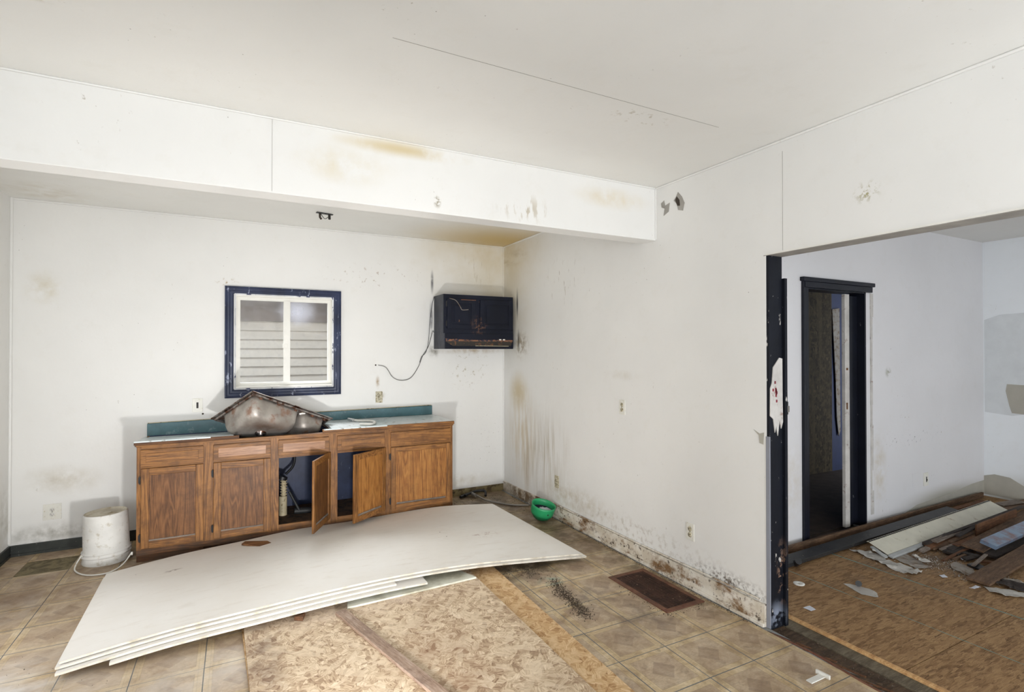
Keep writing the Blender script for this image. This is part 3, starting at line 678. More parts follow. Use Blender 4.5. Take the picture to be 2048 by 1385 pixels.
B(-2.695, -2.325, .043, .047, 1.296, 2.064).build('glass_pane', 'glass', win)
B(-2.267, -1.923, .043, .047, 1.296, 2.064).build('glass_pane', 'glass', win)
# window casings added round the left fill lamps; no openings behind them
for k_, (ya, yb, za, zb) in enumerate(((-2.45, -1.45, .15, 1.75), (-9.7, -6.5, .55, 2.25))):
    wn = MB().box(XL, XL+.03, ya-.09, ya, za-.09, zb+.09, bev=.004).box(XL, XL+.03, yb, yb+.09, za-.09, zb+.09, bev=.004).box(XL, XL+.03, ya, yb, za-.09, za, bev=.004).box(XL, XL+.03, ya, yb, zb, zb+.09, bev=.004)
    struct('window_%d' % (k_+2), wn, 'navy_trim', 'added window casing round an unseen fill lamp on the left wall')
# house next door
hs = thing('neighbor_house', (-2.3, 2.05, -1), 'cream lap siding wall of the house next door seen through the window', 'house')
for k in range(26):
    z = 1.967-.1145*(k+1)
    b = MB(); b.grid([[(-8, 1.985, z), (-8, 2.012, z+.118)], [(4, 1.985, z), (4, 2.012, z+.118)]]); b.grid([[(-8, 1.985, z), (-8, 2.02, z+.004)], [(4, 1.985, z), (4, 2.02, z+.004)]])
    for fc in b.bm.faces: fc.smooth = False
    b.build('siding_board', 'siding', hs)
B(-8, 4, 2.02, 2.2, -1, 4).build('wall_core', 'siding', hs)
B(-8, 4, 1.975, 2.02, 1.967, 2.25, bev=.004).build('frieze_board', 'frieze', hs)
B(-8, 4, 1.62, 2.0, 2.25, 2.29).build('eave_soffit', 'frieze', hs)
MB().tube([(-8, 1.58, 2.29), (4, 1.58, 2.29)], .05, 10).build('gutter', 'white_trim', hs)
struct('ground', B(-14, 12, .14, 14.0, -.7, -.6), 'dark_floor', 'ground between the houses outside')

# doorway of the next room
dr = thing('door_1', (1.9, -2.66, 0), 'dark doorway with navy casing in the next room', 'door', kind='structure'); del dr['category']
dc = [(0, 0), (0, -.022), (.02, -.026), (.05, -.018), (.08, -.012), (.08, 0)]
def vprism(pts, x0, x1): pass
B(1.418, 1.438, -2.684, -2.66, 0, 2.20, bev=.003).box(1.438, 1.47, -2.68, -2.66, 0, 2.15, bev=.003).box(1.47, 1.496, -2.675, -2.66, 0, 2.14, bev=.003).build('casing', 'navy_door', dr)
B(1.40, 2.425, -2.70, -2.66, 2.17, 2.205, bev=.006).box(1.43, 2.40, -2.69, -2.66, 2.12, 2.17, bev=.004).build('header_casing', 'navy_door', dr)
B(1.488, 1.508, -2.665, -2.53, 0, 2.13).box(2.315, 2.335, -2.665, -2.53, 0, 2.13).box(1.49, 2.335, -2.665, -2.53, 2.11, 2.13).build('door_frame', 'navy_door', dr)
fd = thing('folding_door', (2.2, -2.6, 0), 'folded dark door panels with a pale bare edge standing in the dark doorway', 'door')
B(2.083, 2.150, -2.625, -2.595, .02, 2.10, bev=.003).build('pale_edge_panel', 'torn_white', fd)
B(2.155, 2.225, -2.605, -2.575, .02, 2.09, bev=.003).build('door_panel', 'navy_door', fd)
B(2.23, 2.312, -2.60, -2.57, .02, 2.09, bev=.003).build('door_panel', 'navy_door', fd)
B(2.10, 2.115, -2.63, -2.62, 1.07, 1.13, bev=.001).box(2.10, 2.12, -2.63, -2.62, 1.42, 1.44).build('hinge_scar', 'splint', fd)
bl = MB().prism([(4.29, 2.14), (4.45, 2.16), (4.46, .52), (4.42, .45), (4.38, .7), (4.36, 1.2)], 0, .012); bmesh.ops.transform(bl.bm, matrix=Matrix.Translation((0, -1.16, 0)) @ Matrix.Rotation(PI/2, 4, 'X'), verts=bl.bm.verts)
tag(bl.build('hanging_cloth', 'paper_grey'), 'long pale grey cloth strip hanging on the blue hallway wall', 'cloth')

# ------------------------------------------------------------------ outlets and switches
def outlet(loc, face, label, mat='plate', kind='outlet', w=.07, h=.115, rz=0, sock='plate_old'):
    """face: 'y' on a wall facing -y, 'x' on the right wall facing -x"""
    t = thing('wall_outlet' if kind == 'outlet' else 'light_switch', loc, label, 'outlet' if kind == 'outlet' else 'switch', rz=(0 if face == 'y' else -PI/2))
    B(-w/2, w/2, -.006, 0, -h/2, h/2, bev=.002).build('cover_plate', mat, t, local=True)
    if kind == 'outlet':
        for s in (-1, 1):
            r = MB().lathe([(0, 0), (.0165, 0), (.0165, .003), (.015, .0045), (0, .0045)], 20, Matrix.Translation((0, -.005, s*.0195)) @ Matrix.Rotation(PI/2, 4, 'X')).build('socket', sock, t, local=True)
            B(-.0075, -.005, -.0105, -.009, s*.0195-.003, s*.0195+.006).box(.005, .0075, -.0105, -.009, s*.0195-.003, s*.0195+.006).box(-.002, .002, -.0105, -.009, s*.0195-.011, s*.0195-.007).build('slots', 'slot', r, local=True)
        MB().lathe([(0, 0), (.003, 0), (.003, .001), (0, .001)], 10, Matrix.Translation((0, -.006, 0)) @ Matrix.Rotation(PI/2, 4, 'X')).build('screw', 'slot', t, local=True)
    else:
        B(-.017, .017, -.009, -.005, -.034, .034, bev=.001).build('switch_frame', 'white_trim', t, local=True)
        B(-.008, .008, -.0105, -.008, -.026, .026).build('slider_slot', 'slot', t, local=True)
        B(-.005, .005, -.017, -.009, -.012, .004, bev=.002).build('toggle', 'slot', t, local=True)
    return t
outlet((-3.026, 0, 1.113), 'y', 'white wall switch above the counter, left of the window', kind='switch', w=.078, h=.122)
outlet((-1.427, 0, 1.12), 'y', 'grimy stained outlet above the counter, right of the window', 'plate_old')
outlet((-4.017, 0, .314), 'y', 'white duplex outlet low on the back wall above the bucket side', w=.115, h=.125, sock='white_plastic')
outlet((0, -1.137, .341), 'x', 'low yellowed outlet on the right wall near the green bowl', 'plate_old')
outlet((0, -2.107, 1.146), 'x', 'white outlet at counter height in the middle of the right wall')
outlet((0, -2.814, .374), 'x', 'low white outlet on the right wall above the floor register')
outlet((3.353, -2.66, .316), 'y', 'white slider switch low on the grey wall of the next room', kind='switch', w=.085, h=.13)
cv = B(3.11, 3.20, -2.663, -2.66, .27, .395, bev=.001); tag(cv.build('blank_cover', 'grey_paint'), 'painted over blank cover plate left of the low grey wall switch', 'cover plate')
jb = thing('junction_box', (1.215, -2.66, 1.13), 'open metal junction box beside the navy jamb', 'electrical box')
for m in frame4(1.18, 1.25, 1.07, 1.19, .008, -.02, 0): m.build('box_side', 'paper_grey', jb)
B(1.188, 1.242, -.004-2.66, -2.66, 1.078, 1.182).build('box_back', 'slot', jb)
B(1.20, 1.23, -2.685, -2.664, 1.10, 1.15, bev=.003).build('receptacle', 'hose', jb)
# loose cable from wall to hood cabinet
tag(MB().tube(smooth_pts([(-1.43, -.0, 1.445), (-1.43, -.012, 1.445), (-1.36, -.02, 1.42), (-1.29, -.02, 1.32), (-1.2, -.02, 1.285), (-1.1, -.02, 1.31), (-1.02, -.02, 1.42), (-.97, -.02, 1.54), (-.93, -.02, 1.60), (-.9, -.02, 1.66), (-.86, -.015, 1.80), (-.846, -.01, 1.79)], 8), .0035, 6).build('cable', 'cable'), 'thin grey cable looping from the wall hole up to the dark wall cabinet', 'cable', 'loose cables beside the wall cabinet')
tag(MB().tube(smooth_pts([(-1.0, -.006, 1.47), (-.985, -.03, 1.53), (-.94, -.035, 1.58), (-.91, -.03, 1.70), (-.895, -.03, 1.9), (-.87, -.03, 2.08), (-.85, -.03, 2.17)], 8), .003, 6).build('cable', 'cable_dark'), 'thin dark cable running straight up the left side of the dark wall cabinet', 'cable', 'loose cables beside the wall cabinet')
for q, (x, z) in enumerate([(-1.462, 1.447)]):
    wb_ = MB().lathe([(0, 0), (.008, 0), (.008, .002), (0, .002)], 12, Matrix.Translation((x, 0, z)) @ Matrix.Rotation(PI/2, 4, 'X')); wb_.build('nail_hole', 'hole', wall_back)
lh = MB().lathe([(0, 0), (.008, 0), (.008, .004), (0, .004)], 12, Matrix.Translation((-2.985, 0, 1.035)) @ Matrix.Rotation(PI/2, 4, 'X')); lh.build('nail_hole', 'hole', wall_back)
# ceiling light remains
cl = thing('light_mount', (-2.05, -.63, H), 'broken metal light mount on the alcove ceiling beyond the beam', 'light fitting')
MB().plank((-2.12, -.65, H-.006), (-1.98, -.62, H-.006), .03, .006).build('bracket', 'charcoal', cl)
MB().tube([(-2.09, -.64, H-.01), (-2.09, -.65, H-.045), (-2.08, -.655, H-.06)], .009, 8).build('socket_stub', 'hole', cl)
MB().tube([(-2.01, -.63, H-.01), (-2.01, -.64, H-.05)], .011, 8).build('socket_stub', 'slot', cl)
MB().tube(smooth_pts([(-2.08, -.63, H-.01), (-2.05, -.64, H-.05), (-2.02, -.63, H-.03)], 5), .003, 5).build('wire', 'cable_dark', cl)

# ------------------------------------------------------------------ base cabinet
FY = -.60; BT = .872
cab = thing('base_cabinet', (-2.12, -.3, 0), 'long worn oak sink base cabinet with two doors hanging open', 'cabinet')
X0, X1 = -3.385, -.857
bays = [(-3.355, -2.953), (-2.878, -2.472), (-2.405, -2.008), (-1.932, -1.524), (-1.460, -.885)]
# vertical members then rails
st = [(X0, -3.355), (-2.953, -2.878), (-2.472, -2.405), (-2.008, -1.932), (-1.524, -1.460), (-.885, X1)]
for a, b_ in st: B(a, b_, FY, FY+.02, .085, BT, bev=.001).build('stile', 'oak_v', cab)
for (a, b_) in bays:
    B(a, b_, FY+.001, FY+.02, .845, BT).build('rail', 'oak_h', cab)
    B(a, b_, FY+.001, FY+.02, .695, .725).build('rail', 'oak_h', cab)
    B(a, b_, FY+.001, FY+.02, .085, .137).build('rail', 'oak_h', cab)
B(X0, X1, FY-.004, FY+.0, .050, .092, bev=.002).build('bottom_rail', 'oak_dark', cab)
B(X0, X0+.012, FY+.02, -.03, .0, BT).build('side_panel', 'oak_v', cab)
B(X1-.012, X1, FY+.02, -.03, .0, BT).build('side_panel', 'oak_v', cab)
B(X0+.012, X1-.012, FY+.02, -.02, .115, .13).build('bottom_shelf', 'counter_raw', cab)
B(X0+.012, X1-.012, -.03, -.018, .0, BT).build('back_panel', 'navy_in', cab)
B(X0, X1, FY+.055, FY+.07, 0, .1).build('toe_kick', 'oak_dark', cab)
B(X0, -2.95, FY+.01, FY+.02, 0, .05).build('kick_cover', 'oak_dark', cab)
for x in (-2.44, -1.49): B(x-.008, x+.008, FY+.02, -.03, .13, .86).build('divider', 'navy_in', cab)
def raised(x0, x1, z0, z1, y, t, fw, name, mf, mp, parent, local=False, mold=.009, mfh=None):
    """recessed panel with two stiles and two rails, frame front at y"""
    o = MB().box(x0+fw-.004, x1-fw+.004, y+mold, y+t-.003, z0+fw-.004, z1-fw+.004).build(name, mp, parent, local=local)
    for a_, b_ in ((x0, x0+fw), (x1-fw, x1)): B(a_, b_, y, y+t, z0, z1, bev=.004).build('door_stile', mf, o, local=local)
    for a_, b_ in ((z1-fw, z1), (z0, z0+fw)): B(x0+fw, x1-fw, y, y+t, a_, b_, bev=.004).build('door_rail', mfh or 'oak_h', o, local=local)
    return o
pulls = ['oak_h', 'oak_pale', 'oak_pale', 'oak_h', 'oak_h']
for k, (a, b_) in enumerate(bays):
    z0, z1 = .718, .846
    if k == 4:
        d = B(a-.004, b_+.004, FY-.018, FY-.001, z0, z1, bev=.003).build('drawer_front', 'oak_h', cab)
    else:
        d = MB().box(a-.004, b_+.004, FY-.014, FY-.001, z0, z1, bev=.003).build('drawer_front', 'oak_h', cab)
        ins = .03; B(a+ins, b_-ins, FY-.019, FY-.014, z0+.028, z1-.028, bev=.0025).build('panel', pulls[k], d)
def hinge(parent, x, y, z, local=False):
    MB().tube([(x, y, z-.03), (x, y, z+.03)], .005, 8).box(x-.009, x+.009, y+.001, y+.004, z-.022, z+.022).build('hinge', 'black', parent, local=local)
# closed doors
dps = {0: 'oak_panel', 1: 'oak_panel', 4: 'oak_panel2'}
for k in (0, 1, 4):
    a, b_ = bays[k]
    z0 = .105 if k < 4 else .135
    o = raised(a-.002, b_+.004, z0, .705, FY-.019, .017, .052 if k < 4 else .045, 'cabinet_door', 'oak_v', dps[k], cab)
    for z in (z0+.08, .62): hinge(o, a-.008, FY-.012, z)
    B(a+.05, b_-.05, FY-.0165, FY-.011, z0+.046, z0+.062, bev=.002).build('worn_moulding', 'grey_board', o)
# open doors: hinged on their right edges
for k, ang, wd in ((2, 63.4, .405), (3, 37.3, .415)):
    hx = bays[k][1]
    dd = bpy.data.objects.new('cabinet_door', None); C.objects.link(dd); dd.parent = cab
    dd.location = Vector((hx, FY-.006, 0))-WL[cab.name]; dd.rotation_euler = (0, math.radians(.6), math.radians(ang)); WL[dd.name] = Vector()
    dd['label'] = 'door hanging open'
    z0, z1 = .135, .712
    for a_, b_ in ((-wd, -wd+.05), (-.05, 0)): B(a_, b_, -.019, 0, z0, z1, bev=.004).build('door_stile', 'oak_v', dd, local=True)
    for a_, b_ in ((z1-.05, z1), (z0, z0+.05)): B(-wd+.05, -.05, -.019, 0, a_, b_, bev=.004).build('door_rail', 'oak_h', dd, local=True)
    B(-wd+.046, -.046, -.010, -.003, z0+.046, z1-.046).build('panel', 'oak_panel2' if k == 3 else 'oak_panel', dd, local=True)
    B(-wd+.05, -.06, -.0165, -.011, z0+.048, z0+.066, bev=.002).build('worn_moulding', 'grey_board', dd, local=True)
    for z in (z0+.07, z1-.09): hinge(dd, .004, -.01, z, True)

# countertop with the sink cut-out
ct = thing('countertop', (-2.12, -.3, .872), 'pale laminate countertop with teal backsplash on the oak cabinet', 'countertop')
CY0, CY1 = -.625, -.002; ZT = .913; cx0, cx1, cy0, cy1 = -2.74, -1.98, -.605, -.07
lp = bmesh.new(); rows = []
for x in (-3.40, cx0):
    rows.append([lp.verts.new(q) for q in ((x, CY0+.02, ZT), (x, CY1, .862), (x, CY1, .846), (x, CY0+.02, .897))])
for k in range(4): lp.faces.new((rows[0][k], rows[0][(k+1) % 4], rows[1][(k+1) % 4], rows[1][k]))
lp.faces.new(rows[0][::-1]); lp.faces.new(rows[1]); bmesh.ops.recalc_face_normals(lp, faces=lp.faces)
m_ = MB(); m_.add(lp); m_.build('sagging_laminate_top', 'counter', ct)
tp = MB().box(cx1, -.848, CY0+.02, CY1, .895, ZT).box(cx0, cx1, cy1, CY1, .875, .885)
tp.build('laminate_top', 'counter', ct)
for a_, b_, c_ in ((-3.40, cx0, -.45), (cx1, -.848, CY1)): B(a_, b_, CY0+.03, c_, .873, .8745 if a_ < -3 else .8945).build('particleboard_core', 'counter_raw', ct)
B(-3.40, -2.70, CY0, CY0+.02, .885, ZT-.002, bev=.003).build('front_edge', 'oak_dark', ct)
B(-2.06, -.848, CY0, CY0+.02, .884, ZT, bev=.003).build('front_edge', 'oak_h', ct)
B(-3.39, -.85, FY-.006, FY+.03, .868, .882, bev=.002).build('edge_strip', 'oak_h', ct)
B(-2.05, -1.5, CY0-.003, CY0+.01, .905, .916, bev=.002).build('laminate_chip_edge', 'counter', ct)
B(-3.40, -2.9, CY0-.002, CY0+.01, .905, .916, bev=.002).build('laminate_chip_edge', 'counter', ct)
bs = MB().prism([(-3.392, .864), (-2.60, .864), (-2.2, .9135), (-.866, .9135), (-.866, 1.008), (-2.2, .995), (-3.392, .975)], 0, .022, .003)
bmesh.ops.transform(bs.bm, matrix=Matrix.Translation((0, -.002, 0)) @ Matrix.Rotation(PI/2, 4, 'X'), verts=bs.bm.verts)
bs = bs.build('backsplash', 'teal', ct)
MB().tube([(-3.39, -.006, .977), (-2.2, -.006, .998), (-.87, -.006, 1.012)], .004, 6).build('caulk_line', 'cream_pipe', bs)

# ------------------------------------------------------------------ stainless sink tipped in its cut-out
LA, LB, LC = Vector((-2.606, -0.681, 1.268)), Vector((-2.910, -0.316, 1.023)), Vector((-1.933, -0.325, 0.966))
ux = (LC-LA).normalized(); uy = (LB-LA); uy = (uy-ux*uy.dot(ux)).normalized(); uz = ux.cross(uy)
Ls, Ws = (LC-LA).length, (LB-LA).length
SM = Matrix((ux, uy, uz)).transposed().to_4x4(); SM.translation = LA
sk = thing('sink', tuple(LA*.5+(LC+LB)*.25), 'rusty stainless double bowl sink lying tipped up on the counter', 'sink')
def rrect(x0, x1, y0, y1, r, z, n=5):
    P = []
    for cx, cy, a0 in ((x1-r, y1-r, 0), (x0+r, y1-r, 90), (x0+r, y0+r, 180), (x1-r, y0+r, 270)):
        for i in range(n+1):
            a = math.radians(a0+90*i/n); P.append((cx+r*math.cos(a), cy+r*math.sin(a), z))
    return P
def bowl_mesh(x0, x1, y0, y1, d):
    b = bmesh.new(); rings = []
    for ins, z, r in ((0, .0, .05), (.004, -.03, .05), (.012, -d*.6, .055), (.022, -d*.82, .06), (.045, -d*.96, .07), (.09, -d, .05)):
        rings.append([b.verts.new(q) for q in rrect(x0+ins, x1-ins, y0+ins, y1-ins, r, z)])
    n = len(rings[0])
    for i in range(len(rings)-1):
        for k in range(n): b.faces.new((rings[i][k], rings[i][(k+1) % n], rings[i+1][(k+1) % n], rings[i+1][k]))
    b.faces.new(rings[-1])
    for f in b.faces: f.smooth = True
    return b
def sink_part(name, b, mat, th=.0015):
    m = MB(); m.add(b, SM); o = m.build(name, mat, sk)
    if th: s_ = o.modifiers.new('solid', 'SOLIDIFY'); s_.thickness = th
    return o
b1 = (.032, .032+.455, .035, Ws-.09); b2 = (.52, Ls-.045, .05, Ws-.13)
sink_part('large_bowl', bowl_mesh(*b1, .19), 'steel'); sink_part('small_bowl', bowl_mesh(*b2, .145), 'steel')
rim = bmesh.new()
def quadg(x0, x1, y0, y1, z=0):
    vs = [rim.verts.new(q) for q in ((x0, y0, z), (x1, y0, z), (x1, y1, z), (x0, y1, z))]; rim.faces.new(vs)
for (a, b_, c, d_) in [(0, Ls, 0, .05), (0, Ls, Ws-.09, Ws), (0, .045, .05, Ws-.09), (.485, .52, .05, Ws-.09), (Ls-.045, Ls, .05, Ws-.09), (.52, Ls-.045, Ws-.13, Ws-.09)]: quadg(a, b_, c, d_, .001)
sink_part('rim', rim, 'steel_rim', .002)
e = MB()
for (p_, q_) in (((0, 0), (Ls, 0)), ((Ls, 0), (Ls, Ws)), ((Ls, Ws), (0, Ws)), ((0, Ws), (0, 0))):
    e.tube([SM @ Vector((*p_, .001)), SM @ Vector((*q_, .001))], .005, 8)
    a_, b_ = Vector((*p_, -.010)), Vector((*q_, -.010)); c_ = Vector((Ls/2, Ws/2, -.01))
    a_ += (c_-a_).normalized()*.03; b_ += (c_-b_).normalized()*.03; e.plank(SM @ a_, SM @ b_, .012, .016, bev=.001)
e.build('rim_flange', 'steel_rim', sk)
for x in (.1, .27, .44, .62, .75):
    MB().plank(SM @ Vector((x-.012, .035, -.014)), SM @ Vector((x+.012, .035, -.014)), .02, .022, bev=.002).build('mounting_clip', 'rust', sk)
MB().lathe([(.045, 0), (.045, -.006), (.02, -.012), (.02, -.03), (0, -.03)], 24, SM @ Matrix.Translation((.265, .25, -.19))).build('drain', 'steel_rim', sk)

# spray hose piece on the counter
hsx = thing('faucet_hose', (-1.70, -.33, .913), 'bent white and chrome faucet hose lying on the counter right of the sink', 'hose')
MB().tube(smooth_pts([(-1.737, -0.117, 0.925), (-1.690, -0.266, 0.925), (-1.597, -0.314, 0.925), (-1.570, -0.447, 0.925), (-1.634, -0.564, 0.925), (-1.723, -0.518, 0.925)], 6), .011, 10).build('hose', 'white_plastic', hsx)
MB().tube([(-1.754, -0.134, 0.928), (-1.726, -0.232, 0.928)], .016, 12).build('nut', 'chrome', hsx)

# plumbing inside the cabinet
pb = thing('drain_pipe', (-2.36, -.28, .13), 'cream corrugated drain pipe with black fittings inside the open cabinet bay', 'pipe')
MB().tube([(-2.35, -.30, .13), (-2.35, -.30, .30)], .034, 16).build('lower_pipe', 'cream_pipe', pb)
pts = []; rr = []
for k in range(25):
    pts.append((-2.345+.0*k, -.30, .30+k*.006)); rr.append(.030 if (k//2) % 2 else .018)
MB().tube(pts, rr, 16).build('corrugated_pipe', 'cream_pipe', pb)
MB().tube([(-2.36, -.30, .45), (-2.35, -.30, .475)], .042, 16).build('collar', 'black', pb)
MB().tube(smooth_pts([(-2.32, -.2, .47), (-2.26, -.18, .53), (-2.24, -.16, .62), (-2.24, -.14, .74)], 6), .012, 8).build('black_hose', 'black', pb)
MB().tube([(-2.30, -.33, .34), (-2.22, -.35, .17)], .012, 8).tube([(-2.26, -.33, .16), (-2.12, -.33, .15)], .028, 10).build('valve_pipe', 'charcoal', pb)

# ------------------------------------------------------------------ wall cabinet and range hood
UX0, UX1, UY = -.839, -.037, -.30; UZ0, UZ1 = 1.775, 2.178
uc = thing('wall_cabinet', (-.44, -.15, 1.775), 'small navy black two door wall cabinet in the corner', 'cabinet')
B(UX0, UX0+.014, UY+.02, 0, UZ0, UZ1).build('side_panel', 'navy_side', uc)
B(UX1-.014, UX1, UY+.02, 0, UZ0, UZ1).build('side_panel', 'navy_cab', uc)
B(UX0+.014, UX1-.014, UY+.02, 0, UZ1-.02, UZ1-.002).build('top_panel', 'navy_cab', uc)
B(UX0+.014, UX1-.014, UY+.02, 0, UZ0, UZ0+.015).build('bottom_panel', 'navy_cab', uc)
f = MB().box(UX0, UX0+.04, UY, UY+.02, UZ0, UZ1).box(UX1-.03, UX1, UY, UY+.02, UZ0, UZ1).box(-.50, -.41, UY, UY+.02, UZ0, UZ1)
f.box(UX0+.04, -.5, UY, UY+.02, UZ1-.05, UZ1).box(-.41, UX1-.03, UY, UY+.02, UZ1-.05, UZ1).box(UX0+.04, -.5, UY, UY+.02, UZ0, UZ0+.05).box(-.41, UX1-.03, UY, UY+.02, UZ0, UZ0+.05)
f.build('face_frame', 'navy_cab', uc)
for a, b_ in ((UX0+.035, -.485), (-.435, UX1-.01)):
    o = raised(a, b_, UZ0+.045, UZ1-.045, UY-.017, .016, .05, 'cabinet_door', 'navy_cab', 'navy_cab', uc, mfh='navy_cab')
    for m in frame4(a+.05, b_-.05, UZ0+.095, UZ1-.095, .008, UY-.018, UY-.008): pass
    MB().box(a+.075, b_-.075, UY-.014, UY-.010, UZ0+.115, UZ1-.115, bev=.0015).build('raised_field', 'navy_cab', o)
    if a < -.6:
        hinge(o, a-.006, UY-.01, UZ0+.1); hinge(o, a-.006, UY-.01, UZ1-.1)
        B(a+.15, b_, UY-.0185, UY-.016, UZ1-.058, UZ1-.05).build('rust_strip', 'rust', o)
        MB().tube(smooth_pts([(a+.02, UY-.022, UZ1-.045), (a+.09, UY-.022, UZ1-.065), (a+.14, UY-.022, UZ1-.13), (a+.16, UY-.022, UZ1-.16), (a+.23, UY-.022, UZ1-.155)], 5), .003, 5).build('stuck_string', 'paper_grey', o)
hd = thing('range_hood', (-.44, -.15, 1.61), 'navy range hood with flaking rusty lip under the dark wall cabinet', 'range hood')
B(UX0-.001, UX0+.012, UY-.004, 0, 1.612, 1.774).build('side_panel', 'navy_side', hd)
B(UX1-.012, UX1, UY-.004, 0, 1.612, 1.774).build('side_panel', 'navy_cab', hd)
B(UX0+.012, UX1-.012, UY-.006, -.02, 1.70, 1.774, bev=.002).build('upper_body', 'navy_cab', hd)
b = MB(); npt = 30
for k in range(npt):
    x = UX0+.02+(UX1-UX0-.03)*k/npt; hh = .006+(.018*max(0, 1-k/15) if k < 16 else .006)*random.uniform(.5, 1.1)
    b.box(x, x+(UX1-UX0-.03)/npt, UY-.010, UY-.004, 1.692, 1.698+hh)
b.build('rusty_lip', 'hood_rust', hd)
b = MB().prism([(UX0+.015, .0), (UX0+.10, -.048), (UX1-.03, -.048), (UX1-.012, 0)], 0, .004); bmesh.ops.transform(b.bm, matrix=Matrix.Translation((0, UY-.004, 1.692)) @ Matrix.Rotation(PI/2, 4, 'X'), verts=b.bm.verts)
b.build('greasy_recess', 'hood_grease', hd)
B(UX0+.012, UX1-.012, UY-.003, -.02, 1.612, 1.70, bev=.002).build('lower_body', 'navy_cab', hd)
MB().tube([(UX0+.35, UY-.012, 1.645), (UX1-.06, UY-.012, 1.642)], .003, 6).build('chrome_strip', 'cream_pipe', hd)
for x in (-.21, -.165): B(x, x+.025, UY-.014, UY-.005, 1.705, 1.718, bev=.002).build('push_button', 'white_plastic', hd)

# ------------------------------------------------------------------ sheets on the floor
def interp(tab, u):
    n = len(tab)-1; q = min(max(u, 0), 1)*n; i = min(int(q), n-1); t = q-i
    a = tab[max(i-1, 0)]; b = tab[i]; c = tab[i+1]; d = tab[min(i+2, n)]
    f = lambda a, b, c, d: .5*(2*b+(c-a)*t+(2*a-5*b+4*c-d)*t*t+(3*b-a-3*c+d)*t**3)
    return Vector([f(a[k], b[k], c[k], d[k]) for k in range(3)])
near = [(-3.488, -2.096, 0.070), (-3.044, -2.046, 0.095), (-2.601, -2.038, 0.114), (-2.157, -2.009, 0.120), (-1.713, -1.981, 0.112), (-1.269, -1.984, 0.095), (-0.825, -2.040, 0.076), (-0.381, -2.099, 0.050)]
far = [(-3.510, -0.907, 0.062), (-3.090, -0.748, 0.065), (-2.671, -0.675, 0.073), (-2.252, -0.599, 0.080), (-1.833, -0.611, 0.084), (-1.413, -0.600, 0.095), (-0.994, -0.673, 0.120), (-0.575, -0.911, 0.150)]
def sheet(name, u0, u1, dz, dnear, v1, label, mat='drywall', du=0, t=.0118):
    nu, nv = 48, 14
    def P(u, v, z):
        ex = Vector((0, 0, 0))
        uu = u0+(u1-u0)*u; a = interp(near, min(max(uu, 0), 1)); b = interp(far, min(max(uu, 0), 1))
        if uu < 0: a += Vector((uu*3.1, 0, 0)); b += Vector((uu*3.1, 0, 0))
        if uu > 1: a += Vector(((uu-1)*3.1, 0, 0)); b += Vector(((uu-1)*3.1, 0, 0))
        vv = v*v1; q = a.lerp(b, vv); q.z += .045*math.sin(PI*vv)*(math.sin(PI*min(max(uu, 0), 1))**.6 if 0 < uu < 1 else 0)
        q.y -= dnear*(1-v); q.z = max(q.z+dz+z, .003+(0 if z < 0 else t)); return q
    t_ = thing(name, tuple(P(.5, .5, 0)), label, 'drywall sheet', 'stack of drywall sheets on the floor')
    top = [[P(i/nu, j/nv, 0) for j in range(nv+1)] for i in range(nu+1)]
    bot = [[q+Vector((0, 0, -t)) for q in r] for r in top]
    m = MB(); m.grid(top); m.grid([r[::-1] for r in bot]); m.build('paper_face', mat, t_)
    e = MB(); e.grid([[top[i][0]+Vector((0, -.001, 0)), bot[i][0]+Vector((0, -.001, 0))] for i in range(nu+1)]); e.grid([[top[i][-1], bot[i][-1]] for i in range(nu, -1, -1)])
    e.grid([[top[0][j], bot[0][j]] for j in range(nv, -1, -1)]); e.grid([[top[-1][j], bot[-1][j]] for j in range(nv+1)])
    e.build('edge', 'drywall_edge', t_)
    return t_
sheet('drywall_sheet', 0, 1, 0, 0, 1, 'top drywall sheet of the stack, bowed and splashed with light')
sheet('drywall_sheet', -.004, 1.008, -.0165, .016, .98, 'second drywall sheet, just under the bowed top one')
sheet('drywall_sheet', -.002, .545, -.033, .045, .96, 'third drywall sheet, ending halfway along the near edge', )
sheet('drywall_sheet', .075, .61, -.0495, .075, .9, 'lowest drywall sheet with a broken rounded right end')
# broken strip
def flat(name, pts, z0, z1, mat, label, cat, group=None, bev=.001):
    return tag(MB().prism(pts, z0, z1, bev).build(name, mat), label, cat, group)
flat('drywall_strip', [(-2.12, -2.11), (-1.25, -2.075), (-1.33, -1.86), (-2.08, -1.9)], .0245, .036, 'drywall_green', 'narrow broken drywall strip lying on the strand board sheet', 'drywall strip')
flat('strand_board', [(-2.68, -2.06), (-1.238, -1.85), (-1.245, -4.1), (-2.62, -4.1)], .0126, .024, 'osb', 'large strand board sheet on the floor in front of the drywall', 'board')
flat('strand_board', [(-2.69, -2.04), (-1.045, -1.84), (-1.085, -4.1), (-2.60, -4.1)], .0005, .0122, 'osb_under', 'lower strand board sheet showing at the right of the upper one', 'board')
# batten on the strand board
bt = MB().plank((-2.165, -2.14, .034), (-1.805, -3.45, .034), .066, .016, bev=.003)
bt = bt.build('wooden_batten', 'batten')
an = math.atan2(-3.45+2.14, -1.805+2.165); bt.data.transform(Matrix.Rotation(-an, 4, 'Z')); bt.rotation_euler = (0, 0, an)
tag(bt, 'narrow weathered wooden batten lying diagonally on the strand board', 'batten')
tag(MB().plank((-2.132, -2.13, .0255), (-1.77, -3.45, .0255), .016, .003).build('lath_strip', 'white_trim'), 'thin white edged strip under the weathered batten', 'strip')
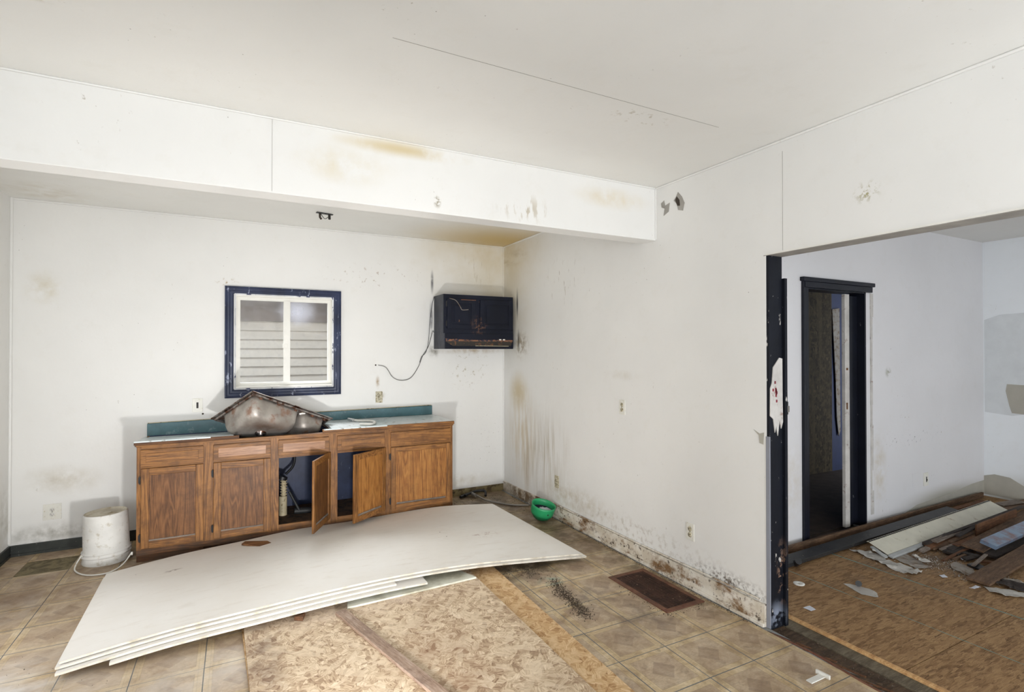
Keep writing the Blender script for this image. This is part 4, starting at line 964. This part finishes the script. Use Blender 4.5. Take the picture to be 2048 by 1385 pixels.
# splinters
tag(MB().prism([(-2.683, -0.855), (-2.658, -0.808), (-2.502, -0.878), (-2.465, -0.969), (-2.482, -1.029), (-2.559, -0.989)], .098, .112, .002).build('wood_splinter', 'splint'), 'brown broken wood splinter on the far edge of the top drywall sheet', 'wood scrap')
tag(MB().prism([(-2.420, -2.112), (-2.371, -2.025), (-2.353, -2.068), (-2.374, -2.137)], .026, .05, .002).build('wood_chip', 'red_board'), 'small reddish wood chip between the drywall stack and the strand board', 'wood scrap')

# ------------------------------------------------------------------ bucket
bc = (-3.593, -0.412, 0.000)
bk = thing('bucket', bc, 'white plastic bucket standing upside down left of the cabinet', 'bucket')
Rx = Matrix.Translation(bc) @ Matrix.Rotation(math.radians(-1.5), 4, 'Y')
MB().lathe([(.150, 0), (.153, .01), (.150, .03), (.147, .05), (.146, .055), (.157, .058), (.157, .066), (.146, .070), (.145, .080), (.155, .083), (.155, .090), (.144, .095), (.1425, .24), (.139, .352), (.138, .362), (.132, .368)], 48, Rx).build('body', 'bucket', bk)
MB().lathe([(.132, .368), (.130, .362), (.122, .358), (.04, .358), (.037, .362), (.031, .362), (.028, .358), (0, .358)], 48, Rx).build('base', 'bucket_base', bk)
hp = [(-3.737, -0.467, 0.075), (-3.758, -0.516, 0.030), (-3.748, -0.591, 0.012), (-3.685, -0.690, 0.008), (-3.604, -0.741, 0.008), (-3.519, -0.740, 0.012), (-3.454, -0.688, 0.035), (-3.418, -0.590, 0.075)]
MB().tube(smooth_pts(hp, 6), .005, 8).build('handle', 'white_plastic', bk)
for p_ in (hp[0], hp[-1]): MB().lathe([(0, 0), (.013, 0), (.013, .012), (0, .012)], 14, Matrix.Translation(p_) @ Matrix.Rotation(PI/2, 4, 'Y')).build('handle_ear', 'white_plastic', bk)

# ------------------------------------------------------------------ green bowl
gc = Vector((-0.182, -1.134, 0.000))
gb = thing('bowl', tuple(gc), 'green plastic bowl by the right baseboard', 'bowl')
GR = Matrix.Translation(gc+Vector((0, 0, .012))) @ Matrix.Rotation(math.radians(14), 4, 'X') @ Matrix.Rotation(math.radians(6), 4, 'Y')
MB().lathe([(0, 0), (.04, .001), (.075, .02), (.098, .05), (.104, .062)], 36, GR).build('lower_shell', 'green_dark', gb)
MB().lathe([(.104, .062), (.110, .085), (.113, .125), (.116, .15), (.110, .15), (.107, .125), (.104, .09)], 36, GR).build('rim_band', 'green', gb)
MB().lathe([(.104, .09), (.09, .05), (.05, .03), (0, .028)], 36, GR).build('liner', 'liner', gb)
MB().lathe([(0, 0), (.007, 0), (.007, .004), (0, .004)], 10, GR @ Matrix.Translation((-.01, -.112, .10)) @ Matrix.Rotation(PI/2, 4, 'X')).build('hole', 'slot', gb)
cm = MB(); Pg = []
for i in range(13):
    row = []
    for j in range(13):
        u, v = i/12*2-1, j/12*2-1; r = math.sqrt(u*u+v*v)
        x, y = (u*math.sqrt(1-v*v/2)*.07+.03, v*math.sqrt(1-u*u/2)*.07-.01)
        row.append(GR @ Vector((x, y, .075+.035*(1-r*.6)+.012*mnoise.noise(Vector((u*3, v*3, 1))))))
    Pg.append(row)
cm.grid(Pg); co = cm.build('cloth', 'cloth'); co.modifiers.new('s', 'SOLIDIFY').thickness = .004
tag(co, 'crumpled white cloth inside the green bowl', 'cloth')

# hose and black pipe pieces on the floor
tag(MB().tube(smooth_pts([(-0.418, -0.055, 0.030), (-0.414, -0.236, 0.030), (-0.388, -0.359, 0.020), (-0.306, -0.466, 0.010), (-0.223, -0.589, 0.010), (-0.140, -0.652, 0.010), (-0.063, -0.692, 0.010)], 6), .0095, 8).build('floor_hose', 'hose'), 'grey braided hose lying from the black pipe to the green bowl', 'hose')
pf = thing('pipe_fitting', (-0.377, -0.044, 0.000), 'dark pipe elbow with valves on the floor right of the cabinet', 'pipe')
MB().tube(smooth_pts([(-0.532, -0.131, 0.030), (-0.427, -0.091, 0.045), (-0.347, -0.084, 0.050), (-0.289, -0.117, 0.045), (-0.309, -0.174, 0.012)], 5), .014, 8).build('elbow', 'black', pf)
MB().tube([(-0.584, -0.129, 0.020), (-0.471, -0.055, 0.020)], .017, 8).build('valve', 'black', pf)
MB().tube([(-0.443, -0.086, 0.035), (-0.427, -0.186, 0.030)], .018, 10).build('coupling', 'hose', pf)
# shadow shaped loop of thin tube against the wall is a cast shadow and is not built

# ------------------------------------------------------------------ floor register
rg = thing('floor_register', (-.245, -2.724, 0), 'rusty iron floor register grille set in the tiles by the right wall', 'floor register')
ra, rb, rc, rd = -.400, -.082, -3.01, -2.438
for (a, b_, c, d_) in [(ra, ra+.035, rc, rd), (rb-.035, rb, rc, rd), (ra+.035, rb-.035, rc, rc+.035), (ra+.035, rb-.035, rd-.035, rd)]:
    B(a, b_, c, d_, .0, .007, bev=.002).build('frame_bar', 'rust', rg)
B(ra+.02, rb-.02, rc+.02, rd-.02, .0002, .0012).build('dark_duct', 'slot', rg)
gr = MB()
n = 42
for k in range(n):
    y = rc+.04+(rd-rc-.08)*k/(n-1); gr.box(ra+.035, rb-.035, y-.002, y+.002, .0012, .0055)
for k in range(9):
    x = ra+.045+(rb-ra-.09)*k/8; gr.box(x-.002, x+.002, rc+.035, rd-.035, .0012, .0045)
o = gr.build('grille_bars', 'rust_dark', rg); o['kind'] = 'stuff'

# ------------------------------------------------------------------ crumbs
def crumbs(label, path, spread, n, s0, s1, mat='crumb', zb=0.001):
    b = MB(); bm2 = bmesh.new()
    for k in range(n):
        u = random.random()*(len(path)-1); i = int(u); t = u-i
        p = Vector(path[i]).lerp(Vector(path[i+1]), t); x = random.gauss(p.x, spread); y = random.gauss(p.y, spread)
        s = random.uniform(s0, s1)*.72
        vs = [bm2.verts.new((x+random.uniform(-s, s), y+random.uniform(-s, s), zb+(s*1.1 if q == 3 else 0))) for q in range(4)]
        for f in ((0, 1, 2), (0, 1, 3), (1, 2, 3), (2, 0, 3)): bm2.faces.new([vs[z] for z in f])
    b.add(bm2); return tag(b.build('debris_crumbs', mat), label, 'debris', kind='stuff')
crumbs('trail of dark crumbs on the tiles beside the strand board', [(-0.763, -2.302, 0.000), (-0.807, -2.434, 0.000), (-0.821, -2.587, 0.000), (-0.821, -2.698, 0.000), (-0.865, -2.814, 0.000)], .028, 1300, .003, .009)
crumbs('dirt crumbs along the right baseboard', [(-.05, -.3, 0), (-.04, -1.2, 0), (-.05, -2.4, 0), (-.045, -3.35, 0)], .012, 1100, .002, .007)
crumbs('dirt scattered around the floor register', [(-.42, -2.6, 0), (-.42, -3.03, 0), (-.1, -3.04, 0)], .02, 160, .003, .008)
crumbs('plaster dust and bits on the tiles in the corner', [(-.75, -.25, 0), (-.2, -.2, 0), (-.15, -.9, 0)], .06, 350, .003, .008)
crumbs('dirt crumbs under the right end of the drywall', [(-1.0, -1.98, 0), (-.8, -2.12, 0)], .06, 400, .003, .008)
crumbs('crumbs scattered over the tiles and boards', [(-3.9, -1.9, 0), (-3.4, -2.5, 0)], .2, 120, .002, .005)
crumbs('dust and splinters on the subfloor near the debris pile', [(1.744, -3.083, 0.000), (1.942, -3.298, 0.000), (1.999, -3.433, 0.000), (1.869, -3.744, 0.000)], .12, 900, .003, .012, 'paper_grey')
crumbs('dark crumbs on the rotten threshold', [(.05, -3.45, 0), (.08, -4.2, 0)], .04, 300, .003, .008, 'crumb', -.008)

# small things near the threshold
wbp = thing('plastic_bracket', (-0.193, -3.828, 0.000), 'small white plastic bracket lying on the tiles at the threshold', 'bracket')
MB().plank((-0.278, -3.827, 0.005), (-0.152, -3.827, 0.005), .03, .006, bev=.001).build('base_plate', 'white_plastic', wbp)
MB().plank((-0.172, -3.794, 0.010), (-0.166, -3.860, 0.010), .012, .02, bev=.001).build('arm', 'white_plastic', wbp)
tag(MB().tube([(0.957, -2.911, 0.015), (0.918, -2.966, 0.060)], .024, 14).build('black_cap', 'black'), 'small black cylindrical cap at the left end of the dark trim', 'cap')
tag(MB().lathe([(.012, 0), (.034, 0), (.036, .006), (.012, .008), (.012, 0)], 24, Matrix.Translation((0.692, -3.122, 0.000))).build('metal_washer', 'white_plastic'), 'small pale round washer on the subfloor', 'washer')
cp = thing('copper_stub', (1.060, -3.305, 0.000), 'short copper pipe stub standing in the subfloor', 'pipe')
MB().tube([(1.060, -3.305, 0.000), (0.942, -3.372, 0.050)], .015, 12).build('stub', 'copper', cp)
MB().tube([(0.954, -3.365, 0.045), (0.914, -3.388, 0.062)], .019, 12).build('collar', 'charcoal', cp)
# ------------------------------------------------------------------ debris pile in the next room
def board(name, p0, p1, w, t, mat, label, tilt=0, cat='board'):
    o = MB().plank(p0, p1, w, t, tilt)
    m = o.build(name, mat)
    # turn object space so the grain follows the board
    d = Vector(p1)-Vector(p0); a = math.atan2(d.y, d.x)
    R = Matrix.Rotation(-a, 4, 'Z'); m.data.transform(R); m.rotation_euler = (0, 0, a)
    return tag(m, label, cat, 'scrap boards in the next room')
hc = thing('heater_cover', (2.778, -2.993, 0.050), 'long cream baseboard heater cover lying on the scrap pile', 'heater cover')
a0, a1 = Vector((1.724, -3.083, 0.050)), Vector((3.839, -3.054, 0.090))
xx = (a1-a0).normalized(); yy_ = Vector((0, 0, 1)).cross(xx).normalized()
MB().plank(a0, a1, .14, .004, tilt=.38).build('sloped_face', 'heater', hc)
MB().plank(a0-yy_*.085+Vector((0, 0, -.035)), a1-yy_*.085+Vector((0, 0, -.035)), .04, .018, tilt=.2, bev=.004).build('lower_lip', 'heater_edge', hc)
MB().plank(a0+yy_*.075+Vector((0, 0, .028)), a1+yy_*.075+Vector((0, 0, .028)), .026, .004).build('top_edge', 'heater', hc)
b = MB()
for k in range(64):
    q = a0.lerp(a1, (k+.5)/64)+yy_*.071+Vector((0, 0, .0325)); b.plank(q-xx*.010, q+xx*.010, .012, .003, bev=0)
o = b.build('slot_row', 'slot', hc); o['kind'] = 'stuff'
MB().plank(a0+yy_*.05+xx*.0, a0-yy_*.07+Vector((0, 0, -.04))-xx*.03, .03, .012).build('end_bracket', 'heater_edge', hc)
MB().plank(a0+yy_*.03-xx*.03+Vector((0, 0, -.01)), a0-yy_*.06+Vector((0, 0, -.045))+xx*.03, .02, .006).build('broken_tab', 'white_plastic', hc)
board('dark_trim', (0.840, -2.882, 0.030), (3.465, -2.835, 0.045), .10, .03, 'charcoal', 'long charcoal trim strip lying in front of the dark doorway', .12)
board('plank', (1.125, -2.734, 0.030), (4.413, -2.708, 0.040), .022, .055, 'brown_board', 'long brown board on edge along the base of the grey wall')
board('plank', (2.180, -2.815, 0.020), (4.195, -2.791, 0.020), .05, .02, 'red_board', 'flat reddish board between the grey wall and the charcoal trim')
board('plank', (2.338, -3.433, 0.060), (3.702, -3.325, 0.070), .14, .016, 'brown_board', 'wide flat brown board in the middle of the pile, under the painted rail', .1)
board('painted_rail', (2.383, -3.515, 0.110), (3.369, -3.482, 0.120), .10, .03, 'blue_red', 'blue and red painted metal rail on top of the scrap pile', .25, 'rail')
board('plank', (1.764, -3.689, 0.020), (2.990, -3.647, 0.070), .13, .018, 'brown_board', 'long brown board jutting out toward the viewer at the pile front')
board('plank', (2.762, -3.293, 0.090), (3.577, -3.270, 0.100), .014, .10, 'red_board', 'reddish board standing on edge behind the wide flat board')
board('stick', (2.050, -3.221, 0.020), (3.239, -3.180, 0.070), .035, .018, 'grey_board', 'greyish stick nearest the heater cover', .2, 'stick')
board('stick', (2.191, -3.290, 0.030), (2.698, -3.304, 0.050), .025, .012, 'grey_board', 'short pale grey stick left of the wide flat board', .2, 'stick')
board('stick', (2.008, -3.382, 0.010), (2.409, -3.386, 0.040), .020, .012, 'red_board', 'thin reddish stick pointing down left from the pile', 0, 'stick')
board('stick', (2.037, -3.557, 0.030), (2.316, -3.527, 0.050), .022, .012, 'grey_board', 'short pale stick sticking out below the wide flat board', 0, 'stick')
board('plank', (2.055, -3.561, 0.010), (2.121, -3.583, 0.020), .12, .012, 'charcoal', 'small square charcoal board at the front of the pile')
board('stick', (2.162, -3.191, 0.050), (3.864, -3.219, 0.120), .03, .02, 'dark_board', 'longest dark stick running behind the reddish edge board', 0, 'stick')
board('plank', (2.348, -3.515, 0.040), (3.308, -3.501, 0.050), .12, .02, 'dark_board', 'dark board beneath the painted rail', .1)
board('plank', (2.191, -3.352, 0.020), (2.969, -3.342, 0.030), .10, .02, 'dark_board', 'dark board deep in the middle of the pile')
board('plank', (2.207, -3.535, 0.020), (2.236, -3.610, 0.030), .03, .015, 'red_board', 'small reddish wedge at the pile front')
board('stick', (2.162, -3.215, 0.030), (2.619, -3.224, 0.050), .05, .014, 'red_board', 'reddish splintered stick under the heater cover edge', .3, 'stick')
board('stick', (2.386, -3.270, 0.050), (2.763, -3.269, 0.070), .03, .012, 'brown_board', 'short brown stick beside the reddish edge board', .3, 'stick')
board('plank', (3.938, -3.026, 0.030), (4.683, -3.063, 0.040), .11, .02, 'brown_board', 'brown board end beyond the heater cover')
board('plank', (3.337, -3.277, 0.070), (4.124, -3.241, 0.100), .05, .018, 'brown_board', 'brown board at the far right of the pile')
board('plank', (4.048, -2.971, 0.050), (4.358, -3.034, 0.060), .09, .01, 'grey_board', 'pale grey scrap board in the far corner')
# splintered sticks that fill the pile, each its own piece
board('stick', (2.181, -3.189, 0.030), (2.608, -3.159, 0.040), 0.044, .012, 'dark_board', 'short dark stick beside the left tip of the heater cover edge', .1, 'stick')
board('stick', (2.180, -3.230, 0.020), (2.450, -3.260, 0.040), 0.044, .012, 'brown_board', 'brown stick at the left end of the pile, low on the floor', .1, 'stick')
board('stick', (2.250, -3.320, 0.030), (2.576, -3.326, 0.040), 0.044, .012, 'dark_board', 'dark stick below the short pale grey stick', .1, 'stick')
board('stick', (2.098, -3.407, 0.010), (2.267, -3.432, 0.030), 0.020, .012, 'brown_board', 'brown stick flat on the floor in front of the pile', .1, 'stick')
board('stick', (2.156, -3.455, 0.020), (2.283, -3.503, 0.040), 0.044, .012, 'dark_board', 'dark stick under the front corner of the wide flat board', .1, 'stick')
board('stick', (2.270, -3.400, 0.030), (2.252, -3.509, 0.040), 0.044, .012, 'dark_board', 'dark stick crossing at the front corner of the wide flat board', .1, 'stick')
board('stick', (2.252, -3.219, 0.060), (2.764, -3.200, 0.070), 0.044, .012, 'grey_board', 'pale grey stick just below the heater cover lip', .1, 'stick')
board('stick', (2.362, -3.313, 0.040), (2.685, -3.316, 0.060), 0.044, .012, 'red_board', 'reddish stick beside the dark board in the pile middle', .1, 'stick')
board('stick', (2.679, -3.448, 0.030), (3.258, -3.470, 0.040), 0.032, .012, 'brown_board', 'brown stick below the painted rail at the right edge', .1, 'stick')
board('stick', (2.502, -3.272, 0.080), (2.936, -3.246, 0.100), 0.032, .012, 'dark_board', 'dark stick between the heater cover and the reddish edge board', .1, 'stick')

def paper(pts, label, mat='paper', z=.002, amp=.03):
    """a torn crumpled sheet: fan-subdivided outline with creases"""
    b = bmesh.new(); vs = [b.verts.new((x, y, z)) for x, y in pts]; b.faces.new(vs)
    bmesh.ops.triangulate(b, faces=b.faces[:])
    for _ in range(3): bmesh.ops.subdivide_edges(b, edges=[e for e in b.edges if e.calc_length() > .03], cuts=1, use_grid_fill=False)
    bmesh.ops.triangulate(b, faces=b.faces[:])
    for v in b.verts:
        n = mnoise.noise(Vector((v.co.x*14, v.co.y*22, 2))); v.co.z = z+abs(n)*amp
        v.co.x += mnoise.noise(Vector((v.co.x*40, v.co.y*40, 5)))*.008; v.co.y += mnoise.noise(Vector((v.co.x*40, v.co.y*40, 9)))*.008
    m = MB(); m.add(b); o = m.build('torn_paper', mat); mo = o.modifiers.new('s', 'SOLIDIFY'); mo.thickness = .0012
    return tag(o, label, 'paper', 'torn paper scraps on the subfloor')
paper([(1.625, -2.916), (1.718, -3.024), (1.739, -3.104), (1.657, -3.171), (1.668, -3.261), (1.657, -3.415), (1.524, -3.412), (1.507, -3.308), (1.553, -3.201), (1.587, -3.058)], 'largest crumpled white paper strip below the left end of the heater cover')
paper([(1.788, -3.129), (1.912, -3.193), (1.848, -3.291), (1.799, -3.401), (1.692, -3.364), (1.720, -3.235)], 'flat grey torn paper right behind the largest white one', 'paper_grey', amp=.015)
paper([(1.880, -3.233), (1.886, -3.290), (1.862, -3.372), (1.806, -3.343)], 'thin white paper sliver on the grey paper', 'paper', .02)
paper([(0.961, -3.262), (0.993, -3.288), (1.034, -3.394), (1.013, -3.448), (0.954, -3.488), (0.905, -3.408)], 'smooth pale paper sliver beside the copper stub', 'paper', amp=.006)
paper([(1.999, -3.433), (2.082, -3.445), (2.037, -3.554), (1.942, -3.620), (1.859, -3.632), (1.907, -3.487)], 'greyish paper in front of the small charcoal board', 'paper_grey', amp=.02)
paper([(1.749, -3.724), (1.798, -3.775), (1.853, -3.854), (1.866, -3.924), (1.782, -3.928), (1.705, -3.880), (1.676, -3.802)], 'white crumpled paper at the right photo edge, in front of the jutting board')
paper([(2.004, -3.681), (2.051, -3.732), (2.060, -3.861), (1.985, -3.873), (1.969, -3.761)], 'pale paper behind the dark rag at the right photo edge', 'paper_grey')
paper([(1.852, -3.718), (1.969, -3.735), (2.005, -3.815), (2.000, -3.881), (1.855, -3.903), (1.851, -3.803)], 'dark grey crumpled rag between the papers at the right photo edge', 'dark_board', .012)
paper([(2.232, -3.360), (2.291, -3.368), (2.219, -3.442), (2.152, -3.450)], 'small bright white scrap at the front of the pile', 'cloth', .01)
paper([(1.700, -3.494), (1.741, -3.506), (1.717, -3.540), (1.670, -3.525)], 'tiny white paper scrap on the open subfloor', 'cloth', .002, .006)
paper([(0.397, -3.347), (0.454, -3.355), (0.444, -3.400), (0.399, -3.397)], 'small white scrap near the threshold', 'cloth', .002, .012)
paper([(1.647, -3.688), (1.716, -3.699), (1.727, -3.722), (1.655, -3.717)], 'small white scrap at the tip of the jutting board', 'cloth', .002, .01)
